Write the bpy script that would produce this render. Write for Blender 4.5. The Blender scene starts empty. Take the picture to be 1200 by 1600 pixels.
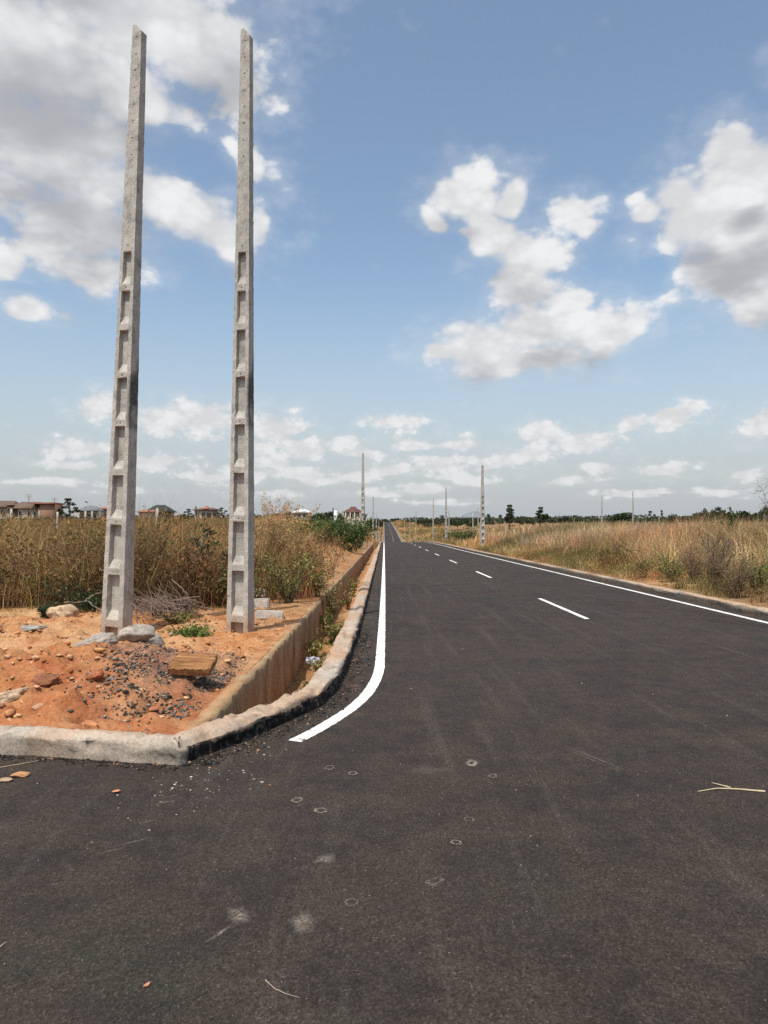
import bpy, math, random
import numpy as np
from math import radians, sin, cos, tan, atan, atan2, pi, sqrt

SC = bpy.context.scene
COL = SC.collection
R = np.random.default_rng(11)
random.seed(5)

# ------------------------------------------------------------------ camera
F = 1110.0                      # focal length in pixels of the 1200x1600 photograph
CAM = np.array([0.0, 0.0, 1.6])
PITCH = math.atan(12 / F)
SLOPE = -19.0 / F               # the near road falls gently away
cam_d = bpy.data.cameras.new('camera')
cam_d.lens = 36.0 * F / 1600
cam_d.sensor_width = 36.0
cam_d.clip_start = 0.05
cam_d.clip_end = 9000
cam = bpy.data.objects.new('camera', cam_d)
COL.objects.link(cam)
cam.location = CAM
cam.rotation_euler = (pi / 2 + PITCH, 0, 0)
SC.camera = cam


def ray(px, py):
    x = (px - 600) / F
    z = (800 - py) / F
    c, s = cos(PITCH), sin(PITCH)
    return np.array([x, c - z * s, s + z * c])


def ground_pt(px, py, h=0.0):
    """point of the near road plane (raised by h) where the photograph shows pixel px, py"""
    d = ray(px, py)
    t = (SLOPE * CAM[1] + h - CAM[2]) / (d[2] - SLOPE * d[1])
    return CAM + d * t


def at_depth(px, py, Y):
    d = ray(px, py)
    return CAM + d * (Y / d[1])


# ------------------------------------------------------------------ noise helpers
def _hash(ix, iy, seed):
    n = (ix.astype(np.int64) * 374761393 + iy.astype(np.int64) * 668265263 + seed * 1442695041) & 0x7fffffff
    n = ((n ^ (n >> 13)) * 1274126177) & 0x7fffffff
    return ((n ^ (n >> 16)) & 0xffff) / 65535.0


def vnoise(x, y, seed=0):
    x = np.asarray(x, float); y = np.asarray(y, float)
    ix = np.floor(x); iy = np.floor(y)
    fx = x - ix; fy = y - iy
    fx = fx * fx * (3 - 2 * fx); fy = fy * fy * (3 - 2 * fy)
    a = _hash(ix, iy, seed); b = _hash(ix + 1, iy, seed)
    c = _hash(ix, iy + 1, seed); d = _hash(ix + 1, iy + 1, seed)
    return (a * (1 - fx) + b * fx) * (1 - fy) + (c * (1 - fx) + d * fx) * fy - 0.5


def fbm(x, y, seed=0, oct=5, gain=0.5):
    s = 0; a = 1.0
    for i in range(oct):
        s = s + a * vnoise(x * 2 ** i, y * 2 ** i, seed + i * 17)
        a *= gain
    return s


def sstep(a, b, x):
    t = np.clip((np.asarray(x, float) - a) / (b - a), 0, 1)
    return t * t * (3 - 2 * t)


# ------------------------------------------------------------------ the lie of the land
_PY = np.array([-400, -60, 0, 60, 99, 130, 170, 210, 250, 290, 400, 550, 700, 780, 900, 1500, 6000.])
_PZ = np.array([6.8, 1.03, 0, -1.03, -1.70, -2.5, -4.3, -5.9, -6.9, -6.3, -4.6, -2.6, -0.9, -0.7, -2, -6, -9.])
_PM = np.gradient(_PZ, _PY); _PM[:3] = SLOPE; _PM[3] = SLOPE


def prof(Y):
    Y = np.asarray(Y, float)
    i = np.clip(np.searchsorted(_PY, Y) - 1, 0, len(_PY) - 2)
    h = _PY[i + 1] - _PY[i]
    t = np.clip((Y - _PY[i]) / h, 0, 1)
    return ((2 * t**3 - 3 * t**2 + 1) * _PZ[i] + (t**3 - 2 * t**2 + t) * h * _PM[i]
            + (-2 * t**3 + 3 * t**2) * _PZ[i + 1] + (t**3 - t**2) * h * _PM[i + 1])


XL, XR = -0.37, 7.10            # kerb faces of the main road
WALL_X = -1.37                  # road side of the drain wall


def kerb_y(X):                  # front foot of the kerb along the side road
    return np.interp(X, [-60, -6, -2.8, -2.0, -1.40], [5.6, 5.25, 5.13, 5.0, 4.88])


def ground_z(X, Y):
    X = np.asarray(X, float); Y = np.asarray(Y, float)
    r = prof(Y)
    # left of the drain
    dl = np.clip(-1.5 - X, 0, None)
    L = np.interp(Y, [0, 9, 14, 20, 35, 60, 100, 200, 350, 500, 900, 3000], [.05, -.02, -.06, .02, .15, .35, .4, .35, .6, .6, 0, 0])
    bl = sstep(0, 1, dl / np.interp(Y, [0, 15, 40, 200, 600], [2.5, 3.5, 6, 22, 60]))
    zl = (r + .11) * (1 - bl) + np.maximum(L, r * 0.15) * bl
    zl = zl + bl * 0.25 * fbm(X * .11, Y * .11, 3, 3) * sstep(12, 25, Y)
    # eroded bank behind the drain wall
    zl = zl + .42 * np.exp(-((X + 3.2) / 1.0) ** 2) * sstep(20, 26, Y) * (1 - sstep(44, 56, Y))
    # dirt heap at the corner
    near = sstep(16, 13, Y) * sstep(-1.5, -1.75, X) * sstep(0, .35, Y - kerb_y(X) - .28)
    heap = .26 * np.exp(-((X + 3.3) / 1.3) ** 2 - ((Y - 7.0) / 1.1) ** 2) + .10 * np.exp(-((X + 2.4) / .55) ** 2 - ((Y - 6.3) / .55) ** 2)
    lump = .12 * fbm(X * 1.1, Y * 1.1, 5, 4) + .12 * np.abs(fbm(X * 4.2, Y * 4.2, 8, 4)) + .028 * fbm(X * 16, Y * 16, 9, 3)
    lip = -.10 * sstep(1.0, .2, Y - kerb_y(X) - .28) * sstep(-1.9, -2.2, X)
    hole = -.22 * np.exp(-((X + 1.85) / .22) ** 2 - ((Y - 5.75) / .22) ** 2) - .18 * np.exp(-((X + 2.3) / .18) ** 2 - ((Y - 5.62) / .14) ** 2)
    zl = zl + near * (heap + lump * sstep(14, 9, Y) + lump * .5 + lip + hole)
    for px_, py_ in ((-3.93, 10.45), (-2.14, 10.6)):      # earth thrown up round the feet of the poles
        q = np.hypot(X - px_, Y - py_)
        foot = (-.115 if px_ < -3 else -.085) + (.025 + .05 * fbm(X * 6, Y * 6, 14, 3)) * np.exp(-((q - .28) / .20) ** 2)
        wq = near * np.exp(-(q / .75) ** 4)
        zl = zl * (1 - wq) + foot * wq
    # spoil heap further back
    zl = zl + 1.25 * np.exp(-((X + 9.2) / 4.2) ** 4 - ((Y - 66) / 4.5) ** 2) * (1 + .25 * fbm(X * .8, Y * .8, 21, 3))
    # right of the road
    dr = np.clip(X - 7.4, 0, None)
    Rr = np.interp(Y, [-50, 0, 10, 30, 60, 100, 200, 300, 600, 3000], [.6, .5, .45, .35, .1, -.3, -1.2, -.8, -.2, 0])
    br = sstep(0, 1, dr / np.interp(Y, [0, 20, 60, 200, 600], [5, 6, 9, 60, 110]))
    zr = (r + .12) * (1 - br) + np.maximum(Rr, r + .12) * br
    zr = zr + .20 * fbm(X * .25, Y * .25, 31, 4) * sstep(.2, 2.5, dr)
    z = np.where(X < 3, zl, zr)
    # the sheet passes below the road, drain and kerbs
    inside = (X > -1.44) & (X < 7.33)
    junction = (Y < kerb_y(np.minimum(X, -1.4)) + .2) & (X < 7.33)
    z = np.where(inside | junction, r - .95, z)
    return z


# ------------------------------------------------------------------ mesh accumulators
class Acc:
    def __init__(self):
        self.v = []; self.c = []; self.f = []; self.n = 0

    def add(self, verts, faces, col=None):
        verts = np.asarray(verts, float).reshape(-1, 3)
        faces = np.asarray(faces, np.int64)
        self.v.append(verts)
        if col is None:
            col = np.ones((len(verts), 3)) * .5
        col = np.asarray(col, float)
        if col.ndim == 1:
            col = np.tile(col, (len(verts), 1))
        self.c.append(col)
        self.f.append(faces + self.n)
        self.n += len(verts)
        return self

    def build(self, name, mat, parent=None, smooth=False, loc=None):
        V = np.concatenate(self.v); Cc = np.concatenate(self.c)
        me = bpy.data.meshes.new(name)
        me.vertices.add(len(V)); me.vertices.foreach_set('co', V.astype(np.float32).ravel())
        tot = np.concatenate([np.full(len(f), f.shape[1]) for f in self.f if len(f)])
        idx = np.concatenate([f.ravel() for f in self.f if len(f)])
        me.loops.add(len(idx)); me.loops.foreach_set('vertex_index', idx.astype(np.int32))
        me.polygons.add(len(tot))
        st = np.concatenate([[0], np.cumsum(tot)[:-1]])
        me.polygons.foreach_set('loop_start', st.astype(np.int32))
        me.polygons.foreach_set('loop_total', tot.astype(np.int32))
        if smooth:
            me.polygons.foreach_set('use_smooth', np.ones(len(tot), bool))
        at = me.color_attributes.new('tone', 'FLOAT_COLOR', 'POINT')
        rgba = np.ones((len(V), 4), np.float32); rgba[:, :3] = Cc
        at.data.foreach_set('color', rgba.ravel())
        me.update(calc_edges=True)
        me.validate(clean_customdata=False)
        me.materials.append(mat)
        o = bpy.data.objects.new(name, me)
        COL.objects.link(o)
        if parent is not None:
            o.parent = parent
        if loc is not None:
            o.location = loc
        return o


def tag(o, label=None, cat=None, group=None, kind=None):
    if label: o['label'] = label
    if cat: o['category'] = cat
    if group: o['group'] = group
    if kind: o['kind'] = kind
    return o


def empty(name, loc=(0, 0, 0), rz=0, label=None, cat=None, group=None):
    o = bpy.data.objects.new(name, None)
    COL.objects.link(o)
    o.location = loc; o.rotation_euler = (0, 0, rz)
    o.empty_display_size = .2
    return tag(o, label, cat, group)


def dup(o, loc, rot=(0, 0, 0), scale=1.0, label=None, group=None):
    c = o.copy(); COL.objects.link(c)
    c.location = loc; c.rotation_euler = rot
    c.scale = (scale,) * 3 if np.isscalar(scale) else scale
    if label: c['label'] = label
    if group: c['group'] = group
    for ch in list(o.children):
        d = ch.copy(); COL.objects.link(d); d.parent = c
        for g in list(ch.children):
            e = g.copy(); COL.objects.link(e); e.parent = d
    return c


BOXF = [[0, 3, 2, 1], [4, 5, 6, 7], [0, 1, 5, 4], [1, 2, 6, 5], [2, 3, 7, 6], [3, 0, 4, 7]]


def box(acc, x0, x1, y0, y1, z0, z1, col=None):
    acc.add([[x0, y0, z0], [x1, y0, z0], [x1, y1, z0], [x0, y1, z0], [x0, y0, z1], [x1, y0, z1], [x1, y1, z1], [x0, y1, z1]], BOXF, col)
    return acc


def grid_faces(nr, nc):
    i = np.arange(nr - 1)[:, None] * nc + np.arange(nc - 1)[None, :]
    return np.stack([i, i + 1, i + nc + 1, i + nc], -1).reshape(-1, 4)


def tube(acc, pts, rad, sides=6, col=None, cap=True):
    pts = np.asarray(pts, float); n = len(pts)
    rad = np.broadcast_to(np.asarray(rad, float), (n,))
    tan_ = np.gradient(pts, axis=0)
    tan_ /= np.linalg.norm(tan_, axis=1)[:, None] + 1e-9
    ref = np.array([0.31, .95, .05]) if abs(tan_[0][2]) > .7 else np.array([0, 0, 1.])
    a = np.cross(tan_, ref); a /= np.linalg.norm(a, axis=1)[:, None] + 1e-9
    b = np.cross(tan_, a)
    th = np.arange(sides) * 2 * pi / sides
    V = pts[:, None, :] + rad[:, None, None] * (np.cos(th)[None, :, None] * a[:, None, :] + np.sin(th)[None, :, None] * b[:, None, :])
    i = np.arange(n - 1)[:, None] * sides; k = np.arange(sides)[None, :]; k2 = (k + 1) % sides
    Fq = np.stack([i + k, i + k2, i + k2 + sides, i + k + sides], -1).reshape(-1, 4)
    acc.add(V.reshape(-1, 3), Fq, col)
    return acc


def blades(acc, base, h, w, lean_az, lean, col, seg=3, tipcol=None):
    base = np.asarray(base, float); N = len(base)
    t = np.linspace(0, 1, seg + 1)
    d = np.stack([np.cos(lean_az), np.sin(lean_az), np.zeros(N)], -1)
    up = h[:, None] * (t[None] - .35 * lean[:, None] * t[None] ** 2.5)
    out = (h * lean)[:, None] * t[None] ** 1.9
    P = base[:, None, :] + d[:, None, :] * out[..., None]
    P[..., 2] += up
    ph = R.uniform(0, 2 * pi, N)
    wd = np.stack([np.cos(ph), np.sin(ph), np.zeros(N)], -1)
    ww = w[:, None] * (1 - .85 * t[None] ** 1.5)
    V = np.stack([P - wd[:, None, :] * ww[..., None] * .5, P + wd[:, None, :] * ww[..., None] * .5], 2)
    k = np.arange(N)[:, None] * (2 * (seg + 1)); j = np.arange(seg)[None] * 2
    b = k + j
    Fq = np.stack([b, b + 1, b + 3, b + 2], -1).reshape(-1, 4)
    cc = np.repeat(col[:, None, :], seg + 1, 1)
    if tipcol is not None:
        cc = cc * (1 - t[None, :, None]) + tipcol[:, None, :] * t[None, :, None]
    acc.add(V.reshape(-1, 3), Fq, np.repeat(cc[:, :, None, :], 2, 2).reshape(-1, 3))
    return P


def leaves(acc, cen, size, col, aspect=.45, up=0.0):
    cen = np.asarray(cen, float); N = len(cen)
    size = np.broadcast_to(size, (N,))
    a = R.normal(size=(N, 3)); a[:, 2] += up
    a /= np.linalg.norm(a, axis=1)[:, None]
    b = np.cross(a, R.normal(size=(N, 3))); b /= np.linalg.norm(b, axis=1)[:, None] + 1e-9
    c = np.cross(a, b)
    s = size[:, None]
    V = np.stack([cen - a * s * .5, cen + b * s * aspect * .5 + c * s * .08, cen + a * s * .5, cen - b * s * aspect * .5 + c * s * .08], 1)
    Fq = np.arange(N * 4).reshape(-1, 4)
    acc.add(V.reshape(-1, 3), Fq, np.repeat(col, 4, 0))


def jitter_cols(base, N, amt=.25, hue=.08):
    base = np.asarray(base, float)
    m = np.exp(R.normal(0, amt, (N, 1)))
    return np.clip(base * m * np.exp(R.normal(0, hue, (N, 3))), 0.004, .9)


def pick_cols(palette, weights, N, amt=.25, hue=.08):
    pal = np.asarray(palette, float); w = np.asarray(weights, float)
    i = R.choice(len(pal), N, p=w / w.sum())
    return jitter_cols(pal[i], N, amt, hue)


_IV = None


def ico(sub=1):
    t = (1 + 5 ** .5) / 2
    v = [(-1, t, 0), (1, t, 0), (-1, -t, 0), (1, -t, 0), (0, -1, t), (0, 1, t), (0, -1, -t), (0, 1, -t), (t, 0, -1), (t, 0, 1), (-t, 0, -1), (-t, 0, 1)]
    f = [(0, 11, 5), (0, 5, 1), (0, 1, 7), (0, 7, 10), (0, 10, 11), (1, 5, 9), (5, 11, 4), (11, 10, 2), (10, 7, 6), (7, 1, 8), (3, 9, 4), (3, 4, 2), (3, 2, 6), (3, 6, 8), (3, 8, 9), (4, 9, 5), (2, 4, 11), (6, 2, 10), (8, 6, 7), (9, 8, 1)]
    v = [np.array(p) / np.linalg.norm(p) for p in v]
    for _ in range(sub):
        mid = {}; nf = []
        def m(a, b):
            k = (min(a, b), max(a, b))
            if k not in mid:
                p = v[a] + v[b]; v.append(p / np.linalg.norm(p)); mid[k] = len(v) - 1
            return mid[k]
        for a, b, c in f:
            ab, bc, ca = m(a, b), m(b, c), m(c, a)
            nf += [(a, ab, ca), (b, bc, ab), (c, ca, bc), (ab, bc, ca)]
        f = nf
    return np.array(v), np.array(f)


ICO0, ICO1, ICO2, ICO3 = ico(0), ico(1), ico(2), ico(3)


def stones(acc, cen, size, col, base=ICO0, flat=.65):
    V0, F0 = base
    cen = np.asarray(cen, float); N = len(cen)
    sc = size[:, None] * np.stack([R.uniform(.7, 1.3, N), R.uniform(.6, 1.1, N), R.uniform(.5, 1, N) * flat], -1)
    th = R.uniform(0, 2 * pi, N)
    v = V0[None] * (1 + R.uniform(-.28, .28, (N, len(V0), 1)))
    v = v * sc[:, None, :]
    x = v[..., 0] * np.cos(th)[:, None] - v[..., 1] * np.sin(th)[:, None]
    y = v[..., 0] * np.sin(th)[:, None] + v[..., 1] * np.cos(th)[:, None]
    v = np.stack([x, y, v[..., 2]], -1) + cen[:, None, :]
    f = F0[None] + (np.arange(N) * len(V0))[:, None, None]
    acc.add(v.reshape(-1, 3), f.reshape(-1, 3), np.repeat(col, len(V0), 0))


# ------------------------------------------------------------------ materials
class NT:
    def __init__(self, name):
        self.m = bpy.data.materials.new(name); self.m.use_nodes = True
        self.t = self.m.node_tree; self.t.nodes.clear()
        self.out = self.n('ShaderNodeOutputMaterial')
        self.co = self.n('ShaderNodeTexCoord').outputs['Object']

    def n(self, typ, **kw):
        nd = self.t.nodes.new(typ)
        for k, v in kw.items():
            if k in ('ins',):
                for a, b in v.items():
                    self.set(nd.inputs[a], b)
            else:
                setattr(nd, k, v)
        return nd

    def set(self, sock, val):
        if hasattr(val, 'is_output'):
            self.t.links.new(val, sock)
        elif isinstance(val, (tuple, list)) and len(val) == 3 and sock.type == 'RGBA':
            sock.default_value = (*val, 1)
        else:
            sock.default_value = val

    def noise(self, scale, detail=4, rough=.55, vec=None, dist=0.0):
        nd = self.n('ShaderNodeTexNoise', ins={'Vector': vec or self.co, 'Scale': scale, 'Detail': detail, 'Roughness': rough, 'Distortion': dist})
        return nd.outputs['Fac']

    def voro(self, scale, vec=None, out='Distance', feature='F1'):
        nd = self.n('ShaderNodeTexVoronoi', feature=feature, ins={'Vector': vec or self.co, 'Scale': scale})
        return nd.outputs[out]

    def map(self, scale, rot=(0, 0, 0)):
        return self.n('ShaderNodeMapping', ins={'Vector': self.co, 'Scale': scale, 'Rotation': rot}).outputs[0]

    def ramp(self, fac, stops):
        nd = self.n('ShaderNodeValToRGB', ins={'Fac': fac})
        e = nd.color_ramp.elements
        while len(e) < len(stops): e.new(.5)
        for el, (p, c) in zip(e, stops):
            el.position = p
            el.color = (c, c, c, 1) if np.isscalar(c) else (*c, 1)
        return nd.outputs[0]

    def mix(self, fac, a, b, mode='MIX'):
        nd = self.n('ShaderNodeMix', data_type='RGBA', blend_type=mode)
        self.set(nd.inputs[0], fac); self.set(nd.inputs[6], a); self.set(nd.inputs[7], b)
        return nd.outputs[2]

    def math(self, op, a, b=0.0, c=0.0, clamp=False):
        nd = self.n('ShaderNodeMath', operation=op, use_clamp=clamp)
        self.set(nd.inputs[0], a); self.set(nd.inputs[1], b); self.set(nd.inputs[2], c)
        return nd.outputs[0]

    def attr(self):
        return self.n('ShaderNodeAttribute', attribute_name='tone').outputs['Color']

    def bump(self, h, strength=.5, dist=.01, normal=None):
        nd = self.n('ShaderNodeBump', ins={'Height': h, 'Strength': strength, 'Distance': dist})
        if normal: self.set(nd.inputs['Normal'], normal)
        return nd.outputs[0]

    def finish(self, col, rough=.9, normal=None, spec=.3, metal=0.0, trans=0.0):
        b = self.n('ShaderNodeBsdfPrincipled', ins={'Base Color': col, 'Roughness': rough, 'Specular IOR Level': spec, 'Metallic': metal})
        if normal: self.set(b.inputs['Normal'], normal)
        sh = b.outputs[0]
        if trans:
            tr = self.n('ShaderNodeBsdfTranslucent', ins={'Color': col})
            mx = self.n('ShaderNodeMixShader', ins={0: trans, 1: sh, 2: tr.outputs[0]})
            sh = mx.outputs[0]
        self.t.links.new(sh, self.out.inputs[0])
        return self.m


def mat_foliage(name, trans=.3, rough=.75):
    k = NT(name)
    return k.finish(k.attr(), rough, spec=.25, trans=trans)


def mat_plain(name, col, rough=.8, nscale=2.0, amt=.25, bump=0.0, spec=.3, metal=0):
    k = NT(name)
    f = k.noise(nscale, 6, .6)
    g = k.noise(nscale * 9, 4, .6)
    f = k.math('ADD', k.math('MULTIPLY', f, .6), k.math('MULTIPLY', g, .4))
    c = np.array(col)
    cc = k.ramp(f, [(.3, tuple(c * (1 - amt))), (.7, tuple(np.minimum(c * (1 + amt), .95)))])
    nrm = k.bump(g, bump, .02) if bump else None
    return k.finish(cc, rough, nrm, spec, metal)


def mat_attr(name, rough=.9, nscale=14, amt=.35, bump=.6, dist=.01):
    k = NT(name)
    f = k.noise(nscale, 6, .65)
    v = k.ramp(f, [(.25, 1 - amt), (.75, 1 + amt)])
    v2 = k.n('ShaderNodeVectorMath', operation='MULTIPLY', ins={0: k.attr(), 1: v}).outputs[0]
    return k.finish(v2, rough, k.bump(f, bump, dist))


def mat_asphalt():
    k = NT('asphalt')
    big = k.noise(.28, 5, .65, dist=1.2)
    mid = k.noise(2.2, 5, .65)
    fine = k.noise(75, 3, .7)
    vor = k.voro(110, out='Color')
    vd = k.voro(110)
    base = k.ramp(big, [(.30, (.021, .0165, .0135)), (.5, (.033, .0250, .0195)), (.72, (.037, .029, .024))])
    mot = k.noise(7, 6, .7, dist=.6)
    base = k.mix(1.0, base, k.ramp(mot, [(.28, .62), (.5, 1.0), (.72, 1.42)]), 'MULTIPLY')
    warm = k.ramp(mid, [(.40, 0), (.72, .9)])
    base = k.mix(warm, base, (.060, .042, .030))
    green = k.ramp(k.noise(.8, 3, .6, vec=k.map((1, 1, 1), (0, 0, 1.1))), [(.53, 0), (.70, .55)])
    ysp = k.n('ShaderNodeSeparateXYZ', ins={0: k.co}).outputs[1]
    nearm = k.ramp(k.math('DIVIDE', ysp, 10.0), [(.24, 1), (.38, 0)])
    base = k.mix(k.math('MULTIPLY', green, nearm), base, (.036, .040, .024))
    # streaks of dust dragged by tyres
    st = k.noise(1.0, 5, .7, vec=k.map((5.5, .22, 1), (0, 0, radians(6))))
    base = k.mix(k.ramp(st, [(.55, 0), (.78, .5)]), base, (.10, .083, .068))
    st2 = k.noise(1.0, 5, .7, vec=k.map((.5, 6.0, 1), (0, 0, radians(28))))
    base = k.mix(k.ramp(st2, [(.6, 0), (.8, .35)]), base, (.11, .088, .072))
    # stones of the wearing course
    bw = k.n('ShaderNodeRGBToBW', ins={0: vor}).outputs[0]
    sp = k.ramp(bw, [(.0, .38), (.5, .92), (.82, 1.28), (1, 2.5)])
    base = k.mix(1.0, base, sp, 'MULTIPLY')
    sp2 = k.ramp(fine, [(.3, .45), (.55, 1.0), (.75, 1.7)])
    base = k.mix(.8, base, sp2, 'MULTIPLY')
    # pale grit
    grit = k.ramp(k.voro(34, out='Distance'), [(.06, 1), (.10, 0)])
    gate = k.ramp(k.noise(1.7, 3, .6, vec=k.map((1, 1, 1), (0, 0, .6))), [(.58, 0), (.68, 1)])
    base = k.mix(k.math('MULTIPLY', grit, gate), base, (.26, .22, .18))
    # orange soil washed against the kerbs
    xs = k.n('ShaderNodeSeparateXYZ', ins={0: k.co}).outputs[0]
    ed = k.math('ABSOLUTE', k.math('SUBTRACT', xs, 3.36))
    near = k.math('MULTIPLY', k.ramp(k.math('DIVIDE', ed, 4.0), [(.86, 0), (.925, 1), (.94, 1), (.96, 0)]), k.ramp(k.noise(6, 5, .7), [(.5, 0), (.68, .7)]))
    near = k.math('MULTIPLY', near, k.ramp(k.math('DIVIDE', ysp, 10.0), [(.5, 0), (.7, 1)]))
    base = k.mix(near, base, (.16, .10, .06))
    h = k.math('ADD', k.math('MULTIPLY', vd, 1.0), k.math('MULTIPLY', fine, .8))
    nrm = k.bump(h, .9, .006)
    nrm = k.bump(mid, .25, .03, nrm)
    return k.finish(base, k.ramp(mid, [(.3, .72), (.7, .9)]), nrm, .28)


def mat_soil():
    k = NT('laterite_soil')
    big = k.noise(.7, 4, .6); mid = k.noise(3.5, 6, .65); fine = k.noise(30, 5, .7)
    c = k.ramp(mid, [(.25, (.22, .08, .03)), (.45, (.37, .155, .06)), (.6, (.45, .225, .10)), (.8, (.53, .33, .175))])
    c = k.mix(k.ramp(big, [(.42, 0), (.62, .75)]), c, (.48, .30, .16))
    c = k.mix(k.ramp(k.noise(1.3, 5, .6, vec=k.map((1, 1, 1), (0, 0, 2))), [(.54, 0), (.66, .75)]), c, (.30, .10, .04))
    a = k.attr()      # R: how much grey aggregate, G: how much straw litter away from the bare corner
    sep = k.n('ShaderNodeSeparateColor', ins={0: a})
    red = k.ramp(k.noise(5, 6, .65), [(.3, (.22, .065, .022)), (.55, (.36, .135, .055)), (.75, (.45, .21, .10))])
    c = k.mix(k.math('MULTIPLY', sep.outputs[2], k.ramp(k.noise(2.2, 4, .6), [(.33, .25), (.6, 1)])), c, red)
    lit = k.ramp(k.noise(12, 5, .7), [(.35, (.10, .065, .03)), (.65, (.26, .17, .08))])
    c = k.mix(k.math('MULTIPLY', sep.outputs[1], k.ramp(k.noise(.8, 5, .7), [(.38, .55), (.6, 1)])), c, lit)
    c = k.mix(k.math('MULTIPLY', sep.outputs[0], k.ramp(fine, [(.35, 1), (.62, .3)])), c, (.13, .11, .10))
    c = k.mix(.8, c, k.ramp(fine, [(.28, .55), (.5, 1), (.75, 1.35)]), 'MULTIPLY')
    pale = k.ramp(k.voro(26), [(.09, 1), (.15, 0)])
    c = k.mix(k.math('MULTIPLY', pale, k.ramp(k.noise(4, 3, .6), [(.5, 0), (.6, 1)])), c, (.58, .43, .28))
    h = k.math('ADD', k.math('MULTIPLY', mid, 1.0), k.math('MULTIPLY', fine, .35))
    nrm = k.bump(h, .9, .05)
    return k.finish(c, .95, nrm, .15)


def mat_concrete(name, base=(.42, .39, .34), dark=.5, bump=.7, soil=0.0, speck=60, vary=False):
    k = NT(name)
    if vary:            # every casting weathers differently
        rnd = k.n('ShaderNodeObjectInfo').outputs['Random']
        k.co = k.n('ShaderNodeVectorMath', operation='ADD', ins={0: k.co, 1: k.n('ShaderNodeCombineXYZ', ins={0: k.math('MULTIPLY', rnd, 31.0), 1: k.math('MULTIPLY', rnd, 17.0), 2: k.math('MULTIPLY', rnd, 53.0)}).outputs[0]}).outputs[0]
    mid = k.noise(5, 6, .65); fine = k.noise(speck, 4, .7); big = k.noise(1.1, 4, .6)
    b = np.array(base)
    c = k.ramp(mid, [(.28, tuple(b * dark)), (.45, tuple(b * .86)), (.7, tuple(b * 1.12))])
    c = k.mix(.85, c, k.ramp(fine, [(.3, .55), (.48, .95), (.7, 1.25)]), 'MULTIPLY')
    pits = k.ramp(k.voro(42), [(.05, 1), (.11, 0)])
    c = k.mix(k.math('MULTIPLY', pits, .7), c, tuple(b * .22))
    st = k.noise(1, 5, .65, vec=k.map((7, 7, .5)))
    c = k.mix(k.ramp(st, [(.5, 0), (.72, .55)]), c, tuple(b * .5))
    if soil:
        c = k.mix(k.ramp(big, [(.38, 0), (.62, soil)]), c, (.40, .22, .11))
    a = k.n('ShaderNodeSeparateColor', ins={0: k.attr()})    # R: tar, G: soil stain
    c = k.mix(a.outputs[1], c, k.ramp(k.noise(9, 5, .7), [(.3, (.36, .17, .07)), (.7, (.50, .30, .15))]))
    tarmask = k.math('MULTIPLY', a.outputs[0], k.ramp(k.noise(16, 5, .7), [(.50, 1), (.72, .6)]))
    c = k.mix(tarmask, c, (.010, .009, .009))
    h = k.math('ADD', k.math('MULTIPLY', mid, .6), k.math('MULTIPLY', fine, .6))
    h = k.math('SUBTRACT', h, k.math('MULTIPLY', pits, .6))
    return k.finish(c, .92, k.bump(h, bump, .014), .2)


def mat_paint():
    k = NT('road_paint')
    f = k.noise(9, 6, .7); g = k.noise(60, 4, .7)
    c = k.ramp(f, [(.3, (.52, .49, .43)), (.55, (.78, .77, .73))])
    w = k.ramp(k.math('ADD', k.math('MULTIPLY', f, .5), k.math('MULTIPLY', g, .5)), [(.395, 1), (.435, 0)])
    c = k.mix(w, c, (.09, .08, .075))
    return k.finish(c, .75, k.bump(g, .5, .004), .3)


def mat_chalk():
    k = NT('dust_mark')
    g = k.noise(70, 4, .75); f = k.noise(16, 3, .6)
    b = k.n('ShaderNodeBsdfDiffuse', ins={'Color': (.26, .22, .18, 1)})
    t = k.n('ShaderNodeBsdfTransparent')
    m = k.math('MULTIPLY', k.ramp(g, [(.36, 0), (.56, 1)]), k.ramp(f, [(.3, .3), (.55, 1)]))
    a = k.n('ShaderNodeSeparateColor', ins={0: k.attr()})
    m = k.math('MULTIPLY', m, a.outputs[0])
    mx = k.n('ShaderNodeMixShader', ins={0: m, 1: t.outputs[0], 2: b.outputs[0]})
    k.t.links.new(mx.outputs[0], k.out.inputs[0])
    return k.m


def mat_wood():
    k = NT('weathered_wood')
    g = k.noise(1, 6, .7, vec=k.map((3, 30, 30)))
    c = k.ramp(g, [(.3, (.06, .028, .013)), (.48, (.23, .105, .042)), (.66, (.40, .21, .09))])
    return k.finish(c, .85, k.bump(g, .7, .012), .2)


def mat_wall(name, base):
    k = NT(name)
    st = k.noise(1, 6, .65, vec=k.map((3.2, 3.2, 1.1))); mid = k.noise(3, 6, .65); fine = k.noise(45, 4, .7)
    b = np.array(base)
    c = k.ramp(mid, [(.3, tuple(b * .62)), (.65, tuple(b * 1.1))])
    c = k.mix(k.ramp(st, [(.42, 0), (.62, .7)]), c, (.28, .15, .065))
    c = k.mix(k.ramp(k.noise(1, 5, .6, vec=k.map((4.0, 4.0, .6), (0, 0, 1))), [(.54, 0), (.70, .75)]), c, (.075, .055, .038))
    c = k.mix(.7, c, k.ramp(fine, [(.3, .6), (.7, 1.25)]), 'MULTIPLY')
    a = k.n('ShaderNodeSeparateColor', ins={0: k.attr()})
    c = k.mix(a.outputs[0], c, (.42, .22, .10))
    return k.finish(c, .92, k.bump(mid, .6, .02), .2)


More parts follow.
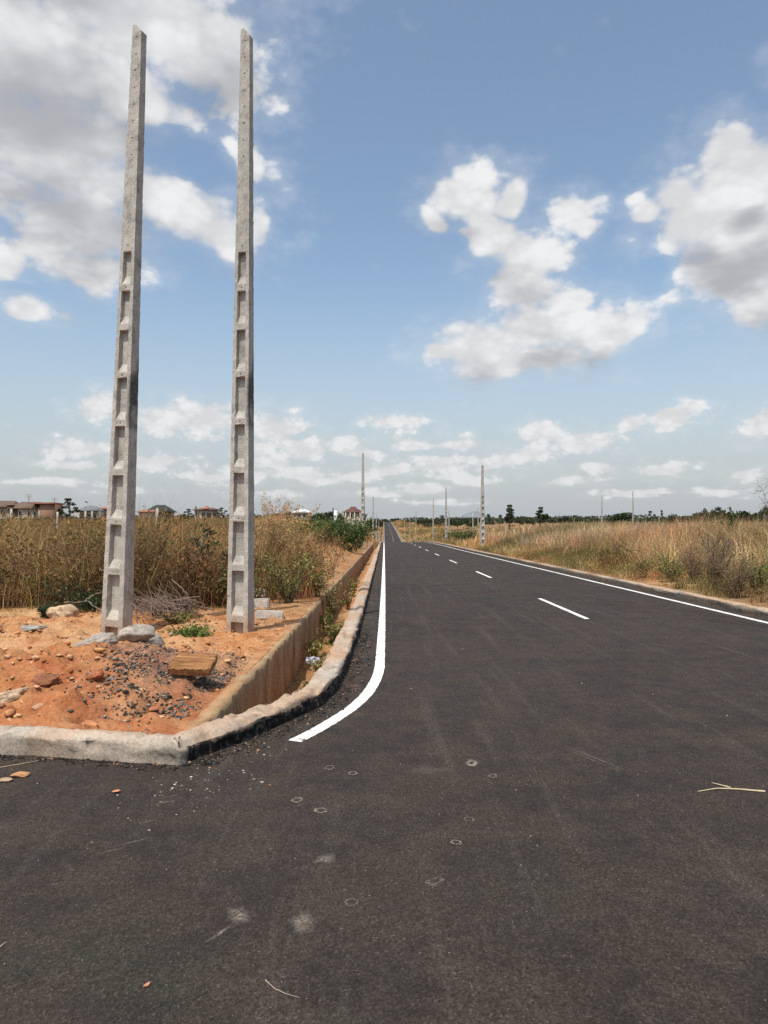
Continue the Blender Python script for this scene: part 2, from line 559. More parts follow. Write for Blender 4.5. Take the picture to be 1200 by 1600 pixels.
M = {}
M['asphalt'] = mat_asphalt()
M['soil'] = mat_soil()
M['kerb'] = mat_concrete('kerb_concrete', (.46, .40, .33), .40, .9, soil=.5, speck=45)
M['pole'] = mat_concrete('pole_concrete', (.45, .425, .38), .50, .7, vary=True)
M['block'] = mat_concrete('block_concrete', (.52, .49, .44), .6, .6)
M['drain'] = mat_wall('stained_drain_wall', (.39, .295, .18))
M['paint'] = mat_paint()
M['chalk'] = mat_chalk()
M['wood'] = mat_wood()
M['grass'] = mat_foliage('dry_grass_blades', .35)
M['leaf'] = mat_foliage('leaf_green', .25, .6)
M['twig'] = mat_attr('twig_bark', .9, 30, .3, .4)
M['stone'] = mat_attr('broken_stone', .95, 22, .4, .9, .02)
M['bark'] = mat_attr('bark', .95, 8, .4, .8, .03)
M['plaster'] = mat_plain('house_plaster', (.40, .355, .29), .9, .5, .22)
M['plaster_grey'] = mat_plain('bare_block_wall', (.33, .29, .25), .95, .6, .2)
M['brickwall'] = mat_plain('brown_wall', (.24, .14, .095), .95, .6, .2)
M['roof_brown'] = mat_plain('brown_roof', (.13, .085, .062), .8, .4, .25)
M['roof_red'] = mat_plain('faded_red_roof', (.30, .14, .095), .8, .4, .2)
M['roof_maroon'] = mat_plain('maroon_roof', (.115, .045, .038), .7, .4, .2)
M['roof_grey'] = mat_plain('grey_roof', (.16, .165, .18), .7, .4, .2)
M['roof_dark'] = mat_plain('dark_green_roof', (.028, .036, .034), .7, .4, .2)
M['roof_white'] = mat_plain('white_roof', (.62, .62, .60), .6, .4, .06)
M['glass'] = mat_plain('window_glass', (.02, .022, .025), .2, 1, .2, spec=.6)
M['rust'] = mat_plain('rusty_metal', (.16, .09, .06), .8, 5, .4)
M['plastic'] = mat_plain('litter_plastic', (.40, .42, .52), .45, 9, .5)
M['rock_hill'] = mat_plain('hazy_granite_hill', (.17, .19, .21), .95, .02, .25)  # rock grey with slight distance haze mixed into the base colour

# ------------------------------------------------------------------ ground sheet
def lines(*segs):
    out = []
    for a, b, step in segs:
        out.append(np.arange(a, b, step))
    return np.concatenate(out)


gx = lines((-3000, -600, 300), (-600, -150, 50), (-150, -40, 6), (-40, -12, 1.0), (-12, -6.4, .25), (-6.4, -1.62, .04), (-1.62, -1.445, .03), (-1.445, -1.43, .006),
           (-1.43, 7.33, 1.2), (7.33, 7.36, .02), (7.36, 14, .25), (14, 40, 1.0), (40, 150, 6), (150, 600, 50), (600, 3001, 300))
gy = lines((-60, -2, 8), (-2, 5, .5), (5, 5.1, .05), (5.1, 12.2, .045), (12.2, 20, .2), (20, 60, .8), (60, 130, 2), (130, 800, 12), (800, 6001, 400))
GX, GY = np.meshgrid(gx, gy)
GZ = ground_z(GX, GY)
gacc = Acc()
grav = np.exp(-((GX + 2.02) / .42) ** 2 - ((GY - 7.1) / 1.0) ** 2) * 1.3 + np.exp(-((GX + 2.6) / .35) ** 2 - ((GY - 7.7) / .6) ** 2)
grav = np.clip(grav, 0, 1) * .8
litter = np.clip(sstep(11.8, 14.0, GY + .5 * fbm(GX, GY, 4)) + sstep(7.4, 8.8, GX) * .85, 0, 1) * np.where(GX < 3, 1 - .8 * np.exp(-((GX + 2.6) / 1.5) ** 2) * sstep(64, 40, GY), 1)
fresh = np.clip(sstep(9.0, 6.6, GY + .6 * fbm(GX * .8, GY * .8, 6, 3)), 0, 1) * (GX < -1.4) * (1 - .5 * np.exp(-((GX + 4.6) / .8) ** 2 - ((GY - 7.0) / .7) ** 2))
bare = 1 - np.exp(-((GX + 9.2) / 5.2) ** 4 - ((GY - 66) / 8) ** 2)
patch = 1 - .9 * np.exp(-((GX - 8.1) / .6) ** 2 - ((GY - 20.0) / 1.6) ** 2) - .6 * np.exp(-((GX - 8.6) / .7) ** 2 - ((GY - 15.5) / 1.0) ** 2)
litter = litter * bare * np.clip(patch, 0, 1)
gacc.add(np.stack([GX, GY, GZ], -1).reshape(-1, 3), grid_faces(len(gy), len(gx)), np.stack([grav, litter, fresh], -1).reshape(-1, 3))
ground = tag(gacc.build('ground', M['soil'], smooth=True), kind='structure')

# ------------------------------------------------------------------ road
def kerb_left_x(Y):     # road-side foot of the left kerb, chamfered at the corner
    return np.interp(Y, [4.88, 5.45, 5.95, 6.55, 7.3, 8.4, 11, 17], [-1.40, -1.06, -.82, -.57, -.46, -.42, -.39, XL])


ry = lines((4.88, 9, .12), (9, 30, .5), (30, 140, 2), (140, 900, 8))
rx = np.linspace(0, 1, 30)
xl = kerb_left_x(ry) - .06
RX = xl[:, None] + rx[None] * (XR + .06 - xl[:, None])
RY = np.repeat(ry[:, None], 30, 1)
RZ = prof(RY)
racc = Acc()
racc.add(np.stack([RX, RY, RZ], -1).reshape(-1, 3), grid_faces(len(ry), 30))
jx = np.concatenate([np.linspace(-60, -1.41, 40), np.linspace(-1.40, XR + .06, 30)])
jt = np.linspace(0, 1, 40)
jtop = np.where(jx < -1.405, kerb_y(np.minimum(jx, -1.4)) + .07, 4.88)
JX = np.repeat(jx[None], 40, 0)
JY = -22 + jt[:, None] * (jtop[None] + 22)
racc.add(np.stack([JX, JY, prof(JY)], -1).reshape(-1, 3), grid_faces(40, len(jx)))
road = tag(racc.build('road', M['asphalt']), kind='structure')


def ribbon(name, P, width, mat, parent, wob=.0022, lift=.004):
    """flat painted ribbon along the ground path P (x, y)"""
    P = np.asarray(P, float)
    d = np.gradient(P, axis=0); d /= np.linalg.norm(d, axis=1)[:, None]
    nrm = np.stack([-d[:, 1], d[:, 0]], -1)
    k = len(P)
    e1 = R.normal(0, wob, k); e2 = R.normal(0, wob, k)
    A = P + nrm * (width / 2 + e1)[:, None]; B = P - nrm * (width / 2 + e2)[:, None]
    V = np.stack([A, P, B], 1)
    Z = prof(V[..., 1]) + lift
    a = Acc(); a.add(np.concatenate([V, Z[..., None]], -1).reshape(-1, 3), grid_faces(k, 3))
    return a.build(name, mat, parent)


ty = lines((8.4, 30, .1), (30, 140, 1.5), (140, 880, 6))
cv = np.array([(-.68, 5.44), (-.56, 5.70), (-.435, 6.02), (-.30, 6.42), (-.175, 6.95), (-.11, 7.45), (-.07, 7.95)])
tt = np.linspace(0, 6, 50)
cvx = np.interp(tt, range(7), cv[:, 0]); cvy = np.interp(tt, range(7), cv[:, 1])
ker = np.ones(7) / 7
cvx[3:-3] = np.convolve(cvx, ker, 'valid'); cvy[3:-3] = np.convolve(cvy, ker, 'valid')
lx = np.concatenate([cvx, np.interp(ty, [8.4, 12, 20, 60, 900], [-.05, -.035, -.02, 0, 0])]); ly = np.concatenate([cvy, ty])
ribbon('edge_line', np.stack([lx, ly], -1), .115, M['paint'], road)
ty2 = lines((-8, 30, .1), (30, 140, 1.5), (140, 880, 6))
ribbon('edge_line', np.stack([np.full_like(ty2, 6.74), ty2], -1), .115, M['paint'], road)
y0 = 13.06
n = 0
while y0 < 620:
    yy = np.linspace(y0, y0 + 4.0, 24)
    ribbon('lane_dash', np.stack([np.full_like(yy, 3.73), yy], -1), .10, M['paint'], road)
    y0 += 11.7 if y0 < 120 else 11.7
# chalky rings, scuffs and foot marks on the asphalt
def ring(px, py, r, thick=.3, el=1.0, strength=1.0):
    c = ground_pt(px, py)
    n_ = 28; th = np.linspace(0, 2 * pi, n_ + 1)[:-1]
    rr = r * (1 + R.normal(0, .10, n_) + R.normal(0, .12) * np.cos(th * 2 + R.uniform(0, 6)))
    tk = thick * (1 + R.normal(0, .25, n_))
    Vv = []
    for f_ in (1, None):
        q = rr if f_ else rr * (1 - tk)
        Vv.append(np.stack([c[0] + q * np.cos(th), c[1] + q * el * np.sin(th)], -1))
    P = np.concatenate(Vv)
    Z = prof(P[:, 1]) + .004
    i = np.arange(n_); j = (i + 1) % n_
    a = Acc(); a.add(np.concatenate([P, Z[:, None]], -1), np.stack([i, j, j + n_, i + n_], -1), (strength, 0, 0))
    return a.build('dust_ring', M['chalk'], road)


for q in [(713, 1317, .026, .34, 1.1, 1), (770, 1213, .03, .3, 1.2, .9), (733, 1281, .028, .25, 1.2, .6), (464, 1251, .032, .32, 1.3, 1), (501, 1267, .036, .4, 1.2, 1), (551, 1209, .03, .3, 1.2, .8), (515, 1200, .035, .3, 1.2, .8), (549, 1411, .028, .22, 1.1, .7),
          (737, 1193, .042, .6, 1.6, 1), (680, 1378, .034, .5, 1.3, .4), ]:
    ring(*q)


def smudge(px, py, rx_, ry_, rot=0, s=1.0):
    c = ground_pt(px, py)
    n_ = 20; th = np.linspace(0, 2 * pi, n_ + 1)[:-1]
    P = [c[:2]]
    for t_ in th:
        q = 1 + R.normal(0, .15)
        u = np.array([rx_ * q * cos(t_), ry_ * q * sin(t_)])
        P.append(c[:2] + np.array([u[0] * cos(rot) - u[1] * sin(rot), u[0] * sin(rot) + u[1] * cos(rot)]))
    P = np.array(P); Z = prof(P[:, 1]) + .004
    i = np.arange(n_); j = (i + 1) % n_
    col = np.zeros((n_ + 1, 3)); col[0, 0] = s; col[1:, 0] = 0.05
    a = Acc(); a.add(np.concatenate([P, Z[:, None]], -1), np.stack([i * 0, i + 1, j + 1], -1), col)
    a.build('dust_smudge', M['chalk'], road)


for q in [(475, 1443, .05, .085, .1, 1.0), (372, 1432, .05, .08, .3, .9), (346, 1458, .012, .09, -.5, .8), (507, 1343, .055, .06, 0, .8), (470, 1448, .03, .04, .4, .9), (930, 1185, .012, .35, .45, .45), (925, 1188, .008, .3, .45, .5),
          (210, 1316, .10, .008, .62, .8), (175, 1330, .06, .007, .6, .7), (255, 1255, .09, .007, .6, .8), (268, 1245, .05, .006, .55, .9), (232, 1285, .05, .006, .6, .7), (330, 1180, .12, .010, .5, .8), (375, 1170, .08, .008, .5, .8), (665, 1205, .16, .10, 0, .25)]:
    smudge(*q)

# ------------------------------------------------------------------ kerbs
def kerb(name, path, prof_pts, mat, tar_top, soil_from=None, seg=.035, far=30):
    """sweep a rough cast profile [(inward, height, tar, soil)] along path; inward is to the left of travel"""
    path = np.asarray(path, float)
    d = np.linalg.norm(np.diff(path, axis=0), axis=1); s = np.concatenate([[0], np.cumsum(d)])
    S = [0.0]
    while S[-1] < s[-1]:
        p_y = np.interp(S[-1], s, path[:, 1]); p_x = np.interp(S[-1], s, path[:, 0])
        dist = max(3, math.hypot(p_x, p_y))
        S.append(S[-1] + min(4.0, max(seg, dist * dist * .0011 if dist > 9 else seg)))
    S = np.array(S); S[-1] = s[-1]
    P = np.stack([np.interp(S, s, path[:, 0]), np.interp(S, s, path[:, 1])], -1)
    t = np.gradient(P, axis=0); t /= np.linalg.norm(t, axis=1)[:, None]
    # soften normals at corners
    for _ in range(1):
        t[1:-1] = (t[:-2] + t[1:-1] * 2 + t[2:]) / 4
    t /= np.linalg.norm(t, axis=1)[:, None]
    nrm = np.stack([-t[:, 1], t[:, 0]], -1)
    K = len(prof_pts); N = len(P)
    off = np.array([p[0] for p in prof_pts]); hh = np.array([p[1] for p in prof_pts])
    tar = np.array([p[2] for p in prof_pts]); so = np.array([p[3] for p in prof_pts])
    fine = np.clip(12.0 / np.maximum(4, np.hypot(P[:, 0], P[:, 1])), .15, 1)
    sk = S[:, None] + np.arange(K)[None] * 7.3
    jo = (fbm(sk * 3.1, sk * 0 + 3, 41, 4) * .026 + R.normal(0, .0045, (N, K))) * fine[:, None]
    jh = (fbm(sk * 2.3, sk * 0 + 9, 43, 4) * .030 + R.normal(0, .004, (N, K))) * fine[:, None]
    joint = np.exp(-((S % 1.05 - .52) / .022) ** 2)[:, None] * (hh > .0)[None] * .030 * (np.hypot(P[:, 0], P[:, 1]) < 22)[:, None]
    jh = jh - joint; jo = jo + joint * (np.arange(K) < 6)[None]
    chip = np.maximum(0, fbm(sk * 2.3, sk * 0 + 2, 47, 4) - .15) * .20 * fine[:, None]
    edge = np.zeros(K); edge[(hh > .09)] = 1
    O = off[None] + jo + chip * edge[None] * .5
    H = hh[None] + jh * (hh > -.05)[None] - chip * edge[None]
    V = P[:, None, :] + nrm[:, None, :] * O[..., None]
    Z = prof(V[..., 1]) + H
    tt_ = np.clip(tar[None] + (fbm(S[:, None] * 1.7, hh[None] * 9 + 0 * S[:, None], 51, 4)) * 1.0 * (tar > 0)[None], 0, 1)
    tt_ = tt_ * tar_top(P)[:, None]
    patch = np.clip((fbm(S * .9, S * 0, 57, 4) - .20) * 5, 0, .8)
    tt_ = np.maximum(tt_, patch[:, None] * (hh > .1)[None] * tar_top(P)[:, None])
    sc_ = np.clip(so[None] + fbm(S[:, None] * .8, hh[None] * 5 + 0 * S[:, None], 61, 3) * .6 * (so > 0)[None], 0, 1)
    a = Acc(); a.add(np.concatenate([V, Z[..., None]], -1).reshape(-1, 3), grid_faces(N, K)[:, ::-1], np.stack([tt_, sc_, sc_ * 0], -1).reshape(-1, 3))
    ends = np.arange(K)
    c0 = a.n
    return a.build(name, mat, smooth=False)


kx = [(-60, 5.6), (-12, 5.32), (-6, 5.25), (-2.8, 5.13), (-2.0, 5.0), (-1.40, 4.88)]
ky = [(kerb_left_x(y), y) for y in (5.15, 5.45, 5.7, 5.95, 6.25, 6.55, 6.9, 7.3, 7.8, 8.4, 9.5, 11, 14, 17, 40, 99)] + [(XL, y) for y in range(110, 880, 15)]
PRO = [(0, -.12, 1.6, 0), (.0, .0, 1.6, 0), (.003, .05, 1.6, .0), (.006, .08, 1.35, .0), (.010, .112, .95, .0), (.016, .135, .35, .1), (.05, .149, .0, .2), (.11, .152, 0, .25), (.17, .152, 0, .25),
       (.225, .147, 0, .3), (.26, .125, 0, .5), (.27, .06, 0, .8), (.275, -.3, 0, .9), (.275, -.75, 0, .9)]
kerb_l = tag(kerb('kerb', kx + ky, PRO, M['kerb'], lambda P: np.where(P[:, 0] < -1.36, .22, 1.0)), kind='structure')
PRO_R = [(p[0], p[1], p[2], p[3]) for p in PRO]
kyr = [(XR, float(y)) for y in list(range(860, 110, -15)) + [99, 40, 17, 10, 0, -10]]
kerb_r = tag(kerb('kerb', kyr, PRO_R, M['kerb'], lambda P: np.ones(len(P)) * .75), kind='structure')

# ------------------------------------------------------------------ drain
wy = lines((5.32, 14, .12), (14, 40, .5), (40, 96, 2.0))
wtop = .115 - .05 * np.exp(-((wy - 15.8) / .25) ** 2) + .02 * fbm(wy * .7, wy * 0, 71, 3)
wacc = Acc()
for gap0, gap1 in ((5.3, 15.6), (16.3, 92)):
    m = (wy >= gap0) & (wy <= gap1)
    y_ = wy[m]; zt = prof(y_) + wtop[m]
    k = len(y_)
    pr = []
    zb = prof(y_) - 1.05
    levels = [0, .25, .5, .75, .93, 1.0]
    colx = []
    for q in levels:
        zz = zb + (zt - zb) * q
        pr.append(np.stack([WALL_X + .006 * R.normal(size=k) * (q < 1) + .012 * (1 - q), y_, zz], -1)); colx.append(.0 if q < 1 else .55)
    pr.append(np.stack([np.full(k, WALL_X - .13), y_, zt + R.normal(0, .006, k)], -1)); colx.append(1)
    pr.append(np.stack([np.full(k, WALL_X - .14), y_, zb], -1)); colx.append(1)
    V = np.stack(pr, 1); K_ = V.shape[1]
    cc = np.zeros((k, K_, 3)); cc[..., 0] = np.array(colx)[None] * np.clip(.6 + fbm(y_ * 1.2, y_ * 0, 5)[:, None], 0, 1)
    wacc.add(V.reshape(-1, 3), grid_faces(k, K_)[:, ::-1], cc.reshape(-1, 3))
    for e in (0, k - 1):        # end caps
        q = V[e]; wacc.add([q[0], q[5], q[6], q[7]], [[0, 1, 2, 3]], (0, 0, 0))
wall = wacc.build('drain_wall', M['drain'])
tag(wall, 'stained tan concrete side wall of the open roadside drain, along the orange dirt', 'wall')
# drain floor with soil banked against the kerb
fy = lines((5.05, 16, .08), (16, 40, .4), (40, 96, 2.0))
fx = np.linspace(WALL_X - .02, -.05, 16)
FX, FY = np.meshgrid(fx, fy)
FZ = prof(FY) - .62 + .10 * fbm(FX * 3, FY * 2.2, 81, 4) + .30 * sstep(-1.2, -.75, FX) * (.55 + 1.0 * fbm(FX * 0, FY * .7, 83, 3)) + .25 * np.exp(-((FY - 5.6) / .5) ** 2)
facc = Acc(); facc.add(np.stack([FX, FY, FZ], -1).reshape(-1, 3), grid_faces(len(fy), 16), np.stack([FX * 0, np.clip(sstep(-.95, -1.25, FX) * .8, 0, 1), FX * 0], -1).reshape(-1, 3))
tag(facc.build('drain_bed', M['soil'], smooth=True), kind='structure')

# ------------------------------------------------------------------ concrete poles
PH = 8.9
RECESS = [(-.55, .14), (.24, .90), (.99, 1.63), (1.72, 2.35), (2.44, 3.07), (3.16, 3.78), (3.86, 4.48), (4.57, 5.06), (5.16, 5.64)]
HOLES = [8.82, 8.57, 8.32, 8.07, 7.82, 7.57, 7.32, 7.07, 5.73, 5.11, 3.82, 3.12, 1.67]
SIDEH = [8.35, 7.7, 7.45, 7.15, 6.85, 6.6, 6.35]


def pole_mesh():
    W0, D0, W1, D1 = .395, .215, .165, .118
    def P(u, v, z):             # u, v in -.5...5
        t = z / PH
        return np.array([u * (W0 + (W1 - W0) * t), v * (D0 + (D1 - D0) * t), z])
    bm = bmesh.new()
    cache = {}
    def vert(u, v, z, jit=0.0):
        key = (round(u, 4), round(v, 4), round(z, 4))
        if key not in cache:
            p = P(u, v, z)
            if jit:
                p[0] += R.normal(0, jit) * (1 if u > 0 else 1.6); p[1] += R.normal(0, jit)
            cache[key] = bm.verts.new(p)
        return cache[key]
    def quad(*vs):
        try: bm.faces.new(vs)
        except ValueError: pass
    J = .0016
    ju = .29                    # half width of the recess in u
    # z rows
    zs = set([-.55, PH - .0])
    for a, b in RECESS: zs.update((a, b))
    for hz in HOLES: zs.update((round(hz - .026, 4), round(hz + .026, 4)))
    base = sorted(zs); full = []
    for a, b in zip(base, base[1:]):
        k = max(1, int((b - a) / .06))
        full += [a + (b - a) * i / k for i in range(k)]
    full.append(PH)
    full = [round(z, 4) for z in full]
    rec = lambda z0, z1: any(a - 1e-6 <= z0 and z1 <= b + 1e-6 for a, b in RECESS)
    depth = .43                 # of the full depth, from each face
    hu = .16
    us = [-.5, -ju, -hu, hu, ju, .5]
    for side in (-1, 1):        # the two laddered faces
        v0 = .5 * side; v1 = (.5 - depth) * side
        for z0, z1 in zip(full, full[1:]):
            isr = rec(z0, z1)
            ish = any(abs((z0 + z1) / 2 - h) < .01 for h in HOLES) and (z1 - z0) < .06
            for a, b in zip(us, us[1:]):
                if isr and a >= -ju - 1e-6 and b <= ju + 1e-6: continue
                if ish and abs(a + hu) < 1e-6:
                    # small round hole through a square cell
                    n_ = 8; cz = (z0 + z1) / 2
                    w = W0 + (W1 - W0) * cz / PH
                    cell = [vert(a, v0, z0, J), vert(b, v0, z0, J), vert(b, v0, z1, J), vert(a, v0, z1, J)]
                    rim = []; deep = []
                    for i in range(n_):
                        th = 2 * pi * (i + .5) / n_ - pi / 2 - pi / 4 - pi / 8 * 0
                        x, z = .0125 * cos(th), .0125 * sin(th)
                        rim.append(vert(x / w, v0 * .998, cz + z)); deep.append(vert(x / w * .9, v0 * .35, cz + z))
                    for i in range(n_):
                        j = (i + 1) % n_
                        quad(rim[i], rim[j], deep[j], deep[i])
                    for c in range(4):
                        i = (2 * c) % n_
                        quad(cell[c], cell[(c + 1) % 4], rim[(i + 2) % n_ if False else (i + 1) % n_], rim[i])
                        k3 = (i + 1) % n_; k4 = (i + 2) % n_
                        try: bm.faces.new((cell[(c + 1) % 4], rim[k4], rim[k3]))
                        except ValueError: pass
                    continue
                quad(vert(a, v0, z0, J), vert(b, v0, z0, J), vert(b, v0, z1, J), vert(a, v0, z1, J))
        for a, b in RECESS:
            led = .13 if b > 1 or a > 0 else .05
            zi = [z for z in full if a - 1e-6 <= z <= b + 1e-6]
            bi = .95            # the recess narrows inward
            # side jambs, back, lintel, sloping ledge
            def inner(u, z): return vert(u * bi, v1, max(z, a + led) if z < b - .02 else b - .02, .003)
            ib = [a + led] + [z for z in zi if a + led + .02 < z < b - .04] + [b - .02]
            back = [(vert(-ju * bi, v1, z, .001), vert(ju * bi, v1, z, .001)) for z in ib]
            for (l0, r0), (l1, r1) in zip(back, back[1:]): quad(l0, r0, r1, l1)
            Lf = [vert(-ju, v0, z, J) for z in zi]; Rf = [vert(ju, v0, z, J) for z in zi]
            def strip(front, backc):
                i = j = 0
                while i < len(front) - 1 or j < len(backc) - 1:
                    if j == len(backc) - 1 or (i < len(front) - 1 and front[i + 1].co.z <= backc[j + 1].co.z):
                        try: bm.faces.new((front[i], front[i + 1], backc[j]))
                        except ValueError: pass
                        i += 1
                    else:
                        try: bm.faces.new((front[i], backc[j + 1], backc[j]))
                        except ValueError: pass
                        j += 1
            strip(Lf, [b_[0] for b_ in back]); strip(Rf, [b_[1] for b_ in back])
            for zf, row in ((a, back[0]), (b, back[-1])):
                fr = [vert(u, v0, zf, J) for u in (-ju, -hu, hu, ju)]
                bm.faces.new((fr[0], fr[1], fr[2], fr[3], row[1], row[0]))
    # plain narrow faces
    for u in (-.5, .5):
        for z0, z1 in zip(full, full[1:]):
            quad(vert(u, -.5, z0, J), vert(u, 0, z0, .002), vert(u, 0, z1, .002), vert(u, -.5, z1, J))
            quad(vert(u, 0, z0, .002), vert(u, .5, z0, J), vert(u, .5, z1, J), vert(u, 0, z1, .002))
    # blunt sloping head, higher to one side
    top = PH + .10
    ring_f = [vert(u, -.5, PH, J) for u in us]; ring_b = [vert(u, .5, PH, J) for u in us]
    mr, ml = vert(.5, 0, PH, .002), vert(-.5, 0, PH, .002)
    hf = [bm.verts.new(P(u * .96, -.46, PH) + np.array([0, 0, .11 - .19 * max(0, u - -.1) * 1.0])) for u in us]
    hb = [bm.verts.new(P(u * .96, .46, PH) + np.array([0, 0, .11 - .19 * max(0, u - -.1) * 1.0])) for u in us]
    for i in range(5):
        bm.faces.new((ring_f[i], ring_f[i + 1], hf[i + 1], hf[i]))
        bm.faces.new((ring_b[i], ring_b[i + 1], hb[i + 1], hb[i]))
        bm.faces.new((hf[i], hf[i + 1], hb[i + 1], hb[i]))
    bm.faces.new((ring_f[5], mr, ring_b[5], hb[5], hf[5])); bm.faces.new((ring_f[0], ml, ring_b[0], hb[0], hf[0]))
    bmesh.ops.recalc_face_normals(bm, faces=bm.faces)
    me = bpy.data.meshes.new('concrete_pole')
    bm.to_mesh(me); bm.free()
    at = me.color_attributes.new('tone', 'FLOAT_COLOR', 'POINT')
    n_ = len(me.vertices); co = np.zeros(n_ * 3); me.vertices.foreach_get('co', co); co = co.reshape(-1, 3)
    col = np.zeros((n_, 4), np.float32); col[:, 3] = 1
    col[:, 1] = np.clip(.55 - co[:, 2] * 1.6, 0, .6)                       # soil splashed at the foot
    tarp = ((co[:, 0] > .1) & (co[:, 2] > 2.3) & (co[:, 2] < 4.1)) * np.clip(fbm(co[:, 2] * 2.2, co[:, 1] * 14, 91, 3) * 3.5, 0, .8)
    col[:, 0] = tarp
    at.data.foreach_set('color', col.ravel())
    me.materials.append(M['pole'])
    return me


import bmesh
PM = pole_mesh()


def pole(x, y, label, rz=-22, lean=(0, 0), scale=1.0, group='concrete electricity poles', z=None, name='concrete_pole'):
    o = bpy.data.objects.new(name, PM); COL.objects.link(o)
    o.location = (x, y, float(ground_z(x, y)) if z is None else z)
    o.rotation_euler = (lean[1], lean[0], radians(rz)); o.scale = (scale,) * 3
    return tag(o, label, 'pole', group)


# the twins at the corner; Euler XYZ: lean about world axes is applied after rz below
from mathutils import Matrix, Euler


def lean_pole(o, lx, ly):
    m = Matrix.Translation(o.location) @ Euler((-ly, lx, 0)).to_matrix().to_4x4() @ Matrix.Rotation(o.rotation_euler.z, 4, 'Z') @ Matrix.Diagonal((*o.scale, 1))
    o.matrix_world = m
    return o


pa = pole(-3.93, 10.45, 'left one of the two tall concrete ladder poles on the dirt corner, leaning slightly right', rz=-20, z=-.10)
lean_pole(pa, .0345, .0)
pb = pole(-2.14, 10.6, 'right one of the two tall concrete ladder poles on the dirt, near the white blocks', z=-.085, rz=-17)
pb.scale = (.90, .95, 1)
lean_pole(pb, .0088, .0)
pb.location.z += .03


def row_x(px, Y): return (px - 600) / F * Y


for px, Y, h, lab in [(567, 75, 9.7, 'tall thin concrete pole left of the road, beside the maroon roofed house'),
                      (583, 135, 8.6, 'second concrete pole beyond the drain, just right of the maroon roofed house'),
                      (588, 192, 8.4, 'third concrete pole beyond the drain, dwindling towards the road end'),
                      (592, 255, 8.0, 'fourth and farthest tiny concrete pole left of the road')]:
    x = row_x(px, Y); pole(x, Y, lab, rz=-15, scale=h / PH)
for px, Y, top, lab, rz in [(754, 63, 727, 'pale thick concrete pole in dry grass right of the road, nearest on that side', 12),
                        (697, 98, 762, 'dark grey concrete pole right of the road, second nearest on that side', 20),
                        (677, 122, 778, 'pale concrete pole at the right kerb beyond the crest, left of a dark grey pole', 70),
                        (650, 185, 800, 'slim pale concrete pole beyond the crest, fourth along the right side', 70),
                        (640.5, 235, 811, 'slim concrete pole in the dip, fifth along the right side', 70),
                        (632, 285, 814, 'slim concrete pole in the dip, sixth along the right side', 70),
                        (622, 350, 816, 'tiny far concrete pole on the climbing stretch, last along the right side', 70),
                        (701.5, 205, 797, 'short looking concrete pole in the field just right of the dark grey pole', 20),
                        (747, 190, 794, 'thin distant pole in the field just left of the pale thick pole', 20),
                        (940.5, 165, 775, 'thin dark pole above the dry grass, left of the round dark tree', 20),
                        (989, 140, 767, 'thicker dark pole rising from the dry grass at the round dark tree', 20)]:
    x = row_x(px, Y); zg = float(ground_z(x, Y)); zt = at_depth(px, top, Y)[2]
    o = pole(x, Y, lab, rz=rz, scale=max(.7, (zt - zg) / (PH + .1)))
    if px == 754: o.scale.x *= 1.3; o.scale.y *= 1.3

# slender survey posts in the fields
def post(px, Y, top, w, label, left=True):
    x = row_x(px, Y); zg = float(ground_z(x, Y)); zt = at_depth(px, top, Y)[2]
    a = Acc()
    h = zt - zg
    zz = np.linspace(-.3, h, 9)
    V = np.array([[(sx * w / 2) * (1 - .12 * z / h) + R.normal(0, .004), (sy * w / 2) * (1 - .12 * z / h) + R.normal(0, .004), z] for z in zz for sx, sy in ((-1, -1), (1, -1), (1, 1), (-1, 1))])
    fs = [[4 * i + k, 4 * i + (k + 1) % 4, 4 * i + 4 + (k + 1) % 4, 4 * i + 4 + k] for i in range(8) for k in range(4)] + [[32, 33, 34, 35]]
    a.add(V, fs, (0, .15, 0))
    o = a.build('survey_post', M['block'], loc=(x, Y, zg))
    return tag(o, label, 'post', 'slender concrete survey posts in the fields')


post(90, 34, 800, .08, 'slender concrete post in the brown scrub, below the small tree beside the cream house')
post(246, 32, 794, .10, 'slender pale concrete post in the scrub, in front of the dark green roof')
post(739, 150, 802, .2, 'pale stub of a post in the dry grass just left of the thick pale pole')
post(1030, 120, 803, .16, 'pale slim post in the dry grass at the right, right of the thicker dark pole')

# ------------------------------------------------------------------ rubble on the corner
def gp(px, py, h=.12):
    p = ground_pt(px, py, h)
    return p[0], p[1], float(ground_z(p[0], p[1]))


def rock(px, py, L, W, H, rz, label, col, tilt=(0, 0), name='rock', seed=0, flat=.0, sink=.25):
    V, Fc = ICO3
    v = V.copy()
    r1 = fbm(V[:, 0] * 1.3 + seed, V[:, 1] * 1.3 + V[:, 2] * 1.7, seed, 4)
    r2 = fbm(V[:, 0] * 4 + V[:, 2] * 3, V[:, 1] * 4 + seed, seed + 3, 4)
    # chop with planes for broken facets
    rg = np.random.default_rng(seed)
    for _ in range(9):
        nrm_ = rg.normal(size=3); nrm_ /= np.linalg.norm(nrm_); dd = rg.uniform(.55, .85)
        k = v @ nrm_ - dd
        v = v - np.clip(k, 0, None)[:, None] * nrm_ * .95
    v = v * (1 + .22 * r1 + .10 * r2)[:, None]
    v = v * np.array([L / 2, W / 2, H / 2]) * 1.15
    x, y, z = gp(px, py)
    a = Acc(); a.add(v, Fc, np.asarray(col)[None] * (1 + .5 * r2[:, None]))
    o = a.build(name, M['stone'], loc=(x, y, z + H * (.5 - sink)))
    o.rotation_euler = (tilt[0], tilt[1], rz)
    return tag(o, label, 'rock', 'loose rocks and clods on the dirt')


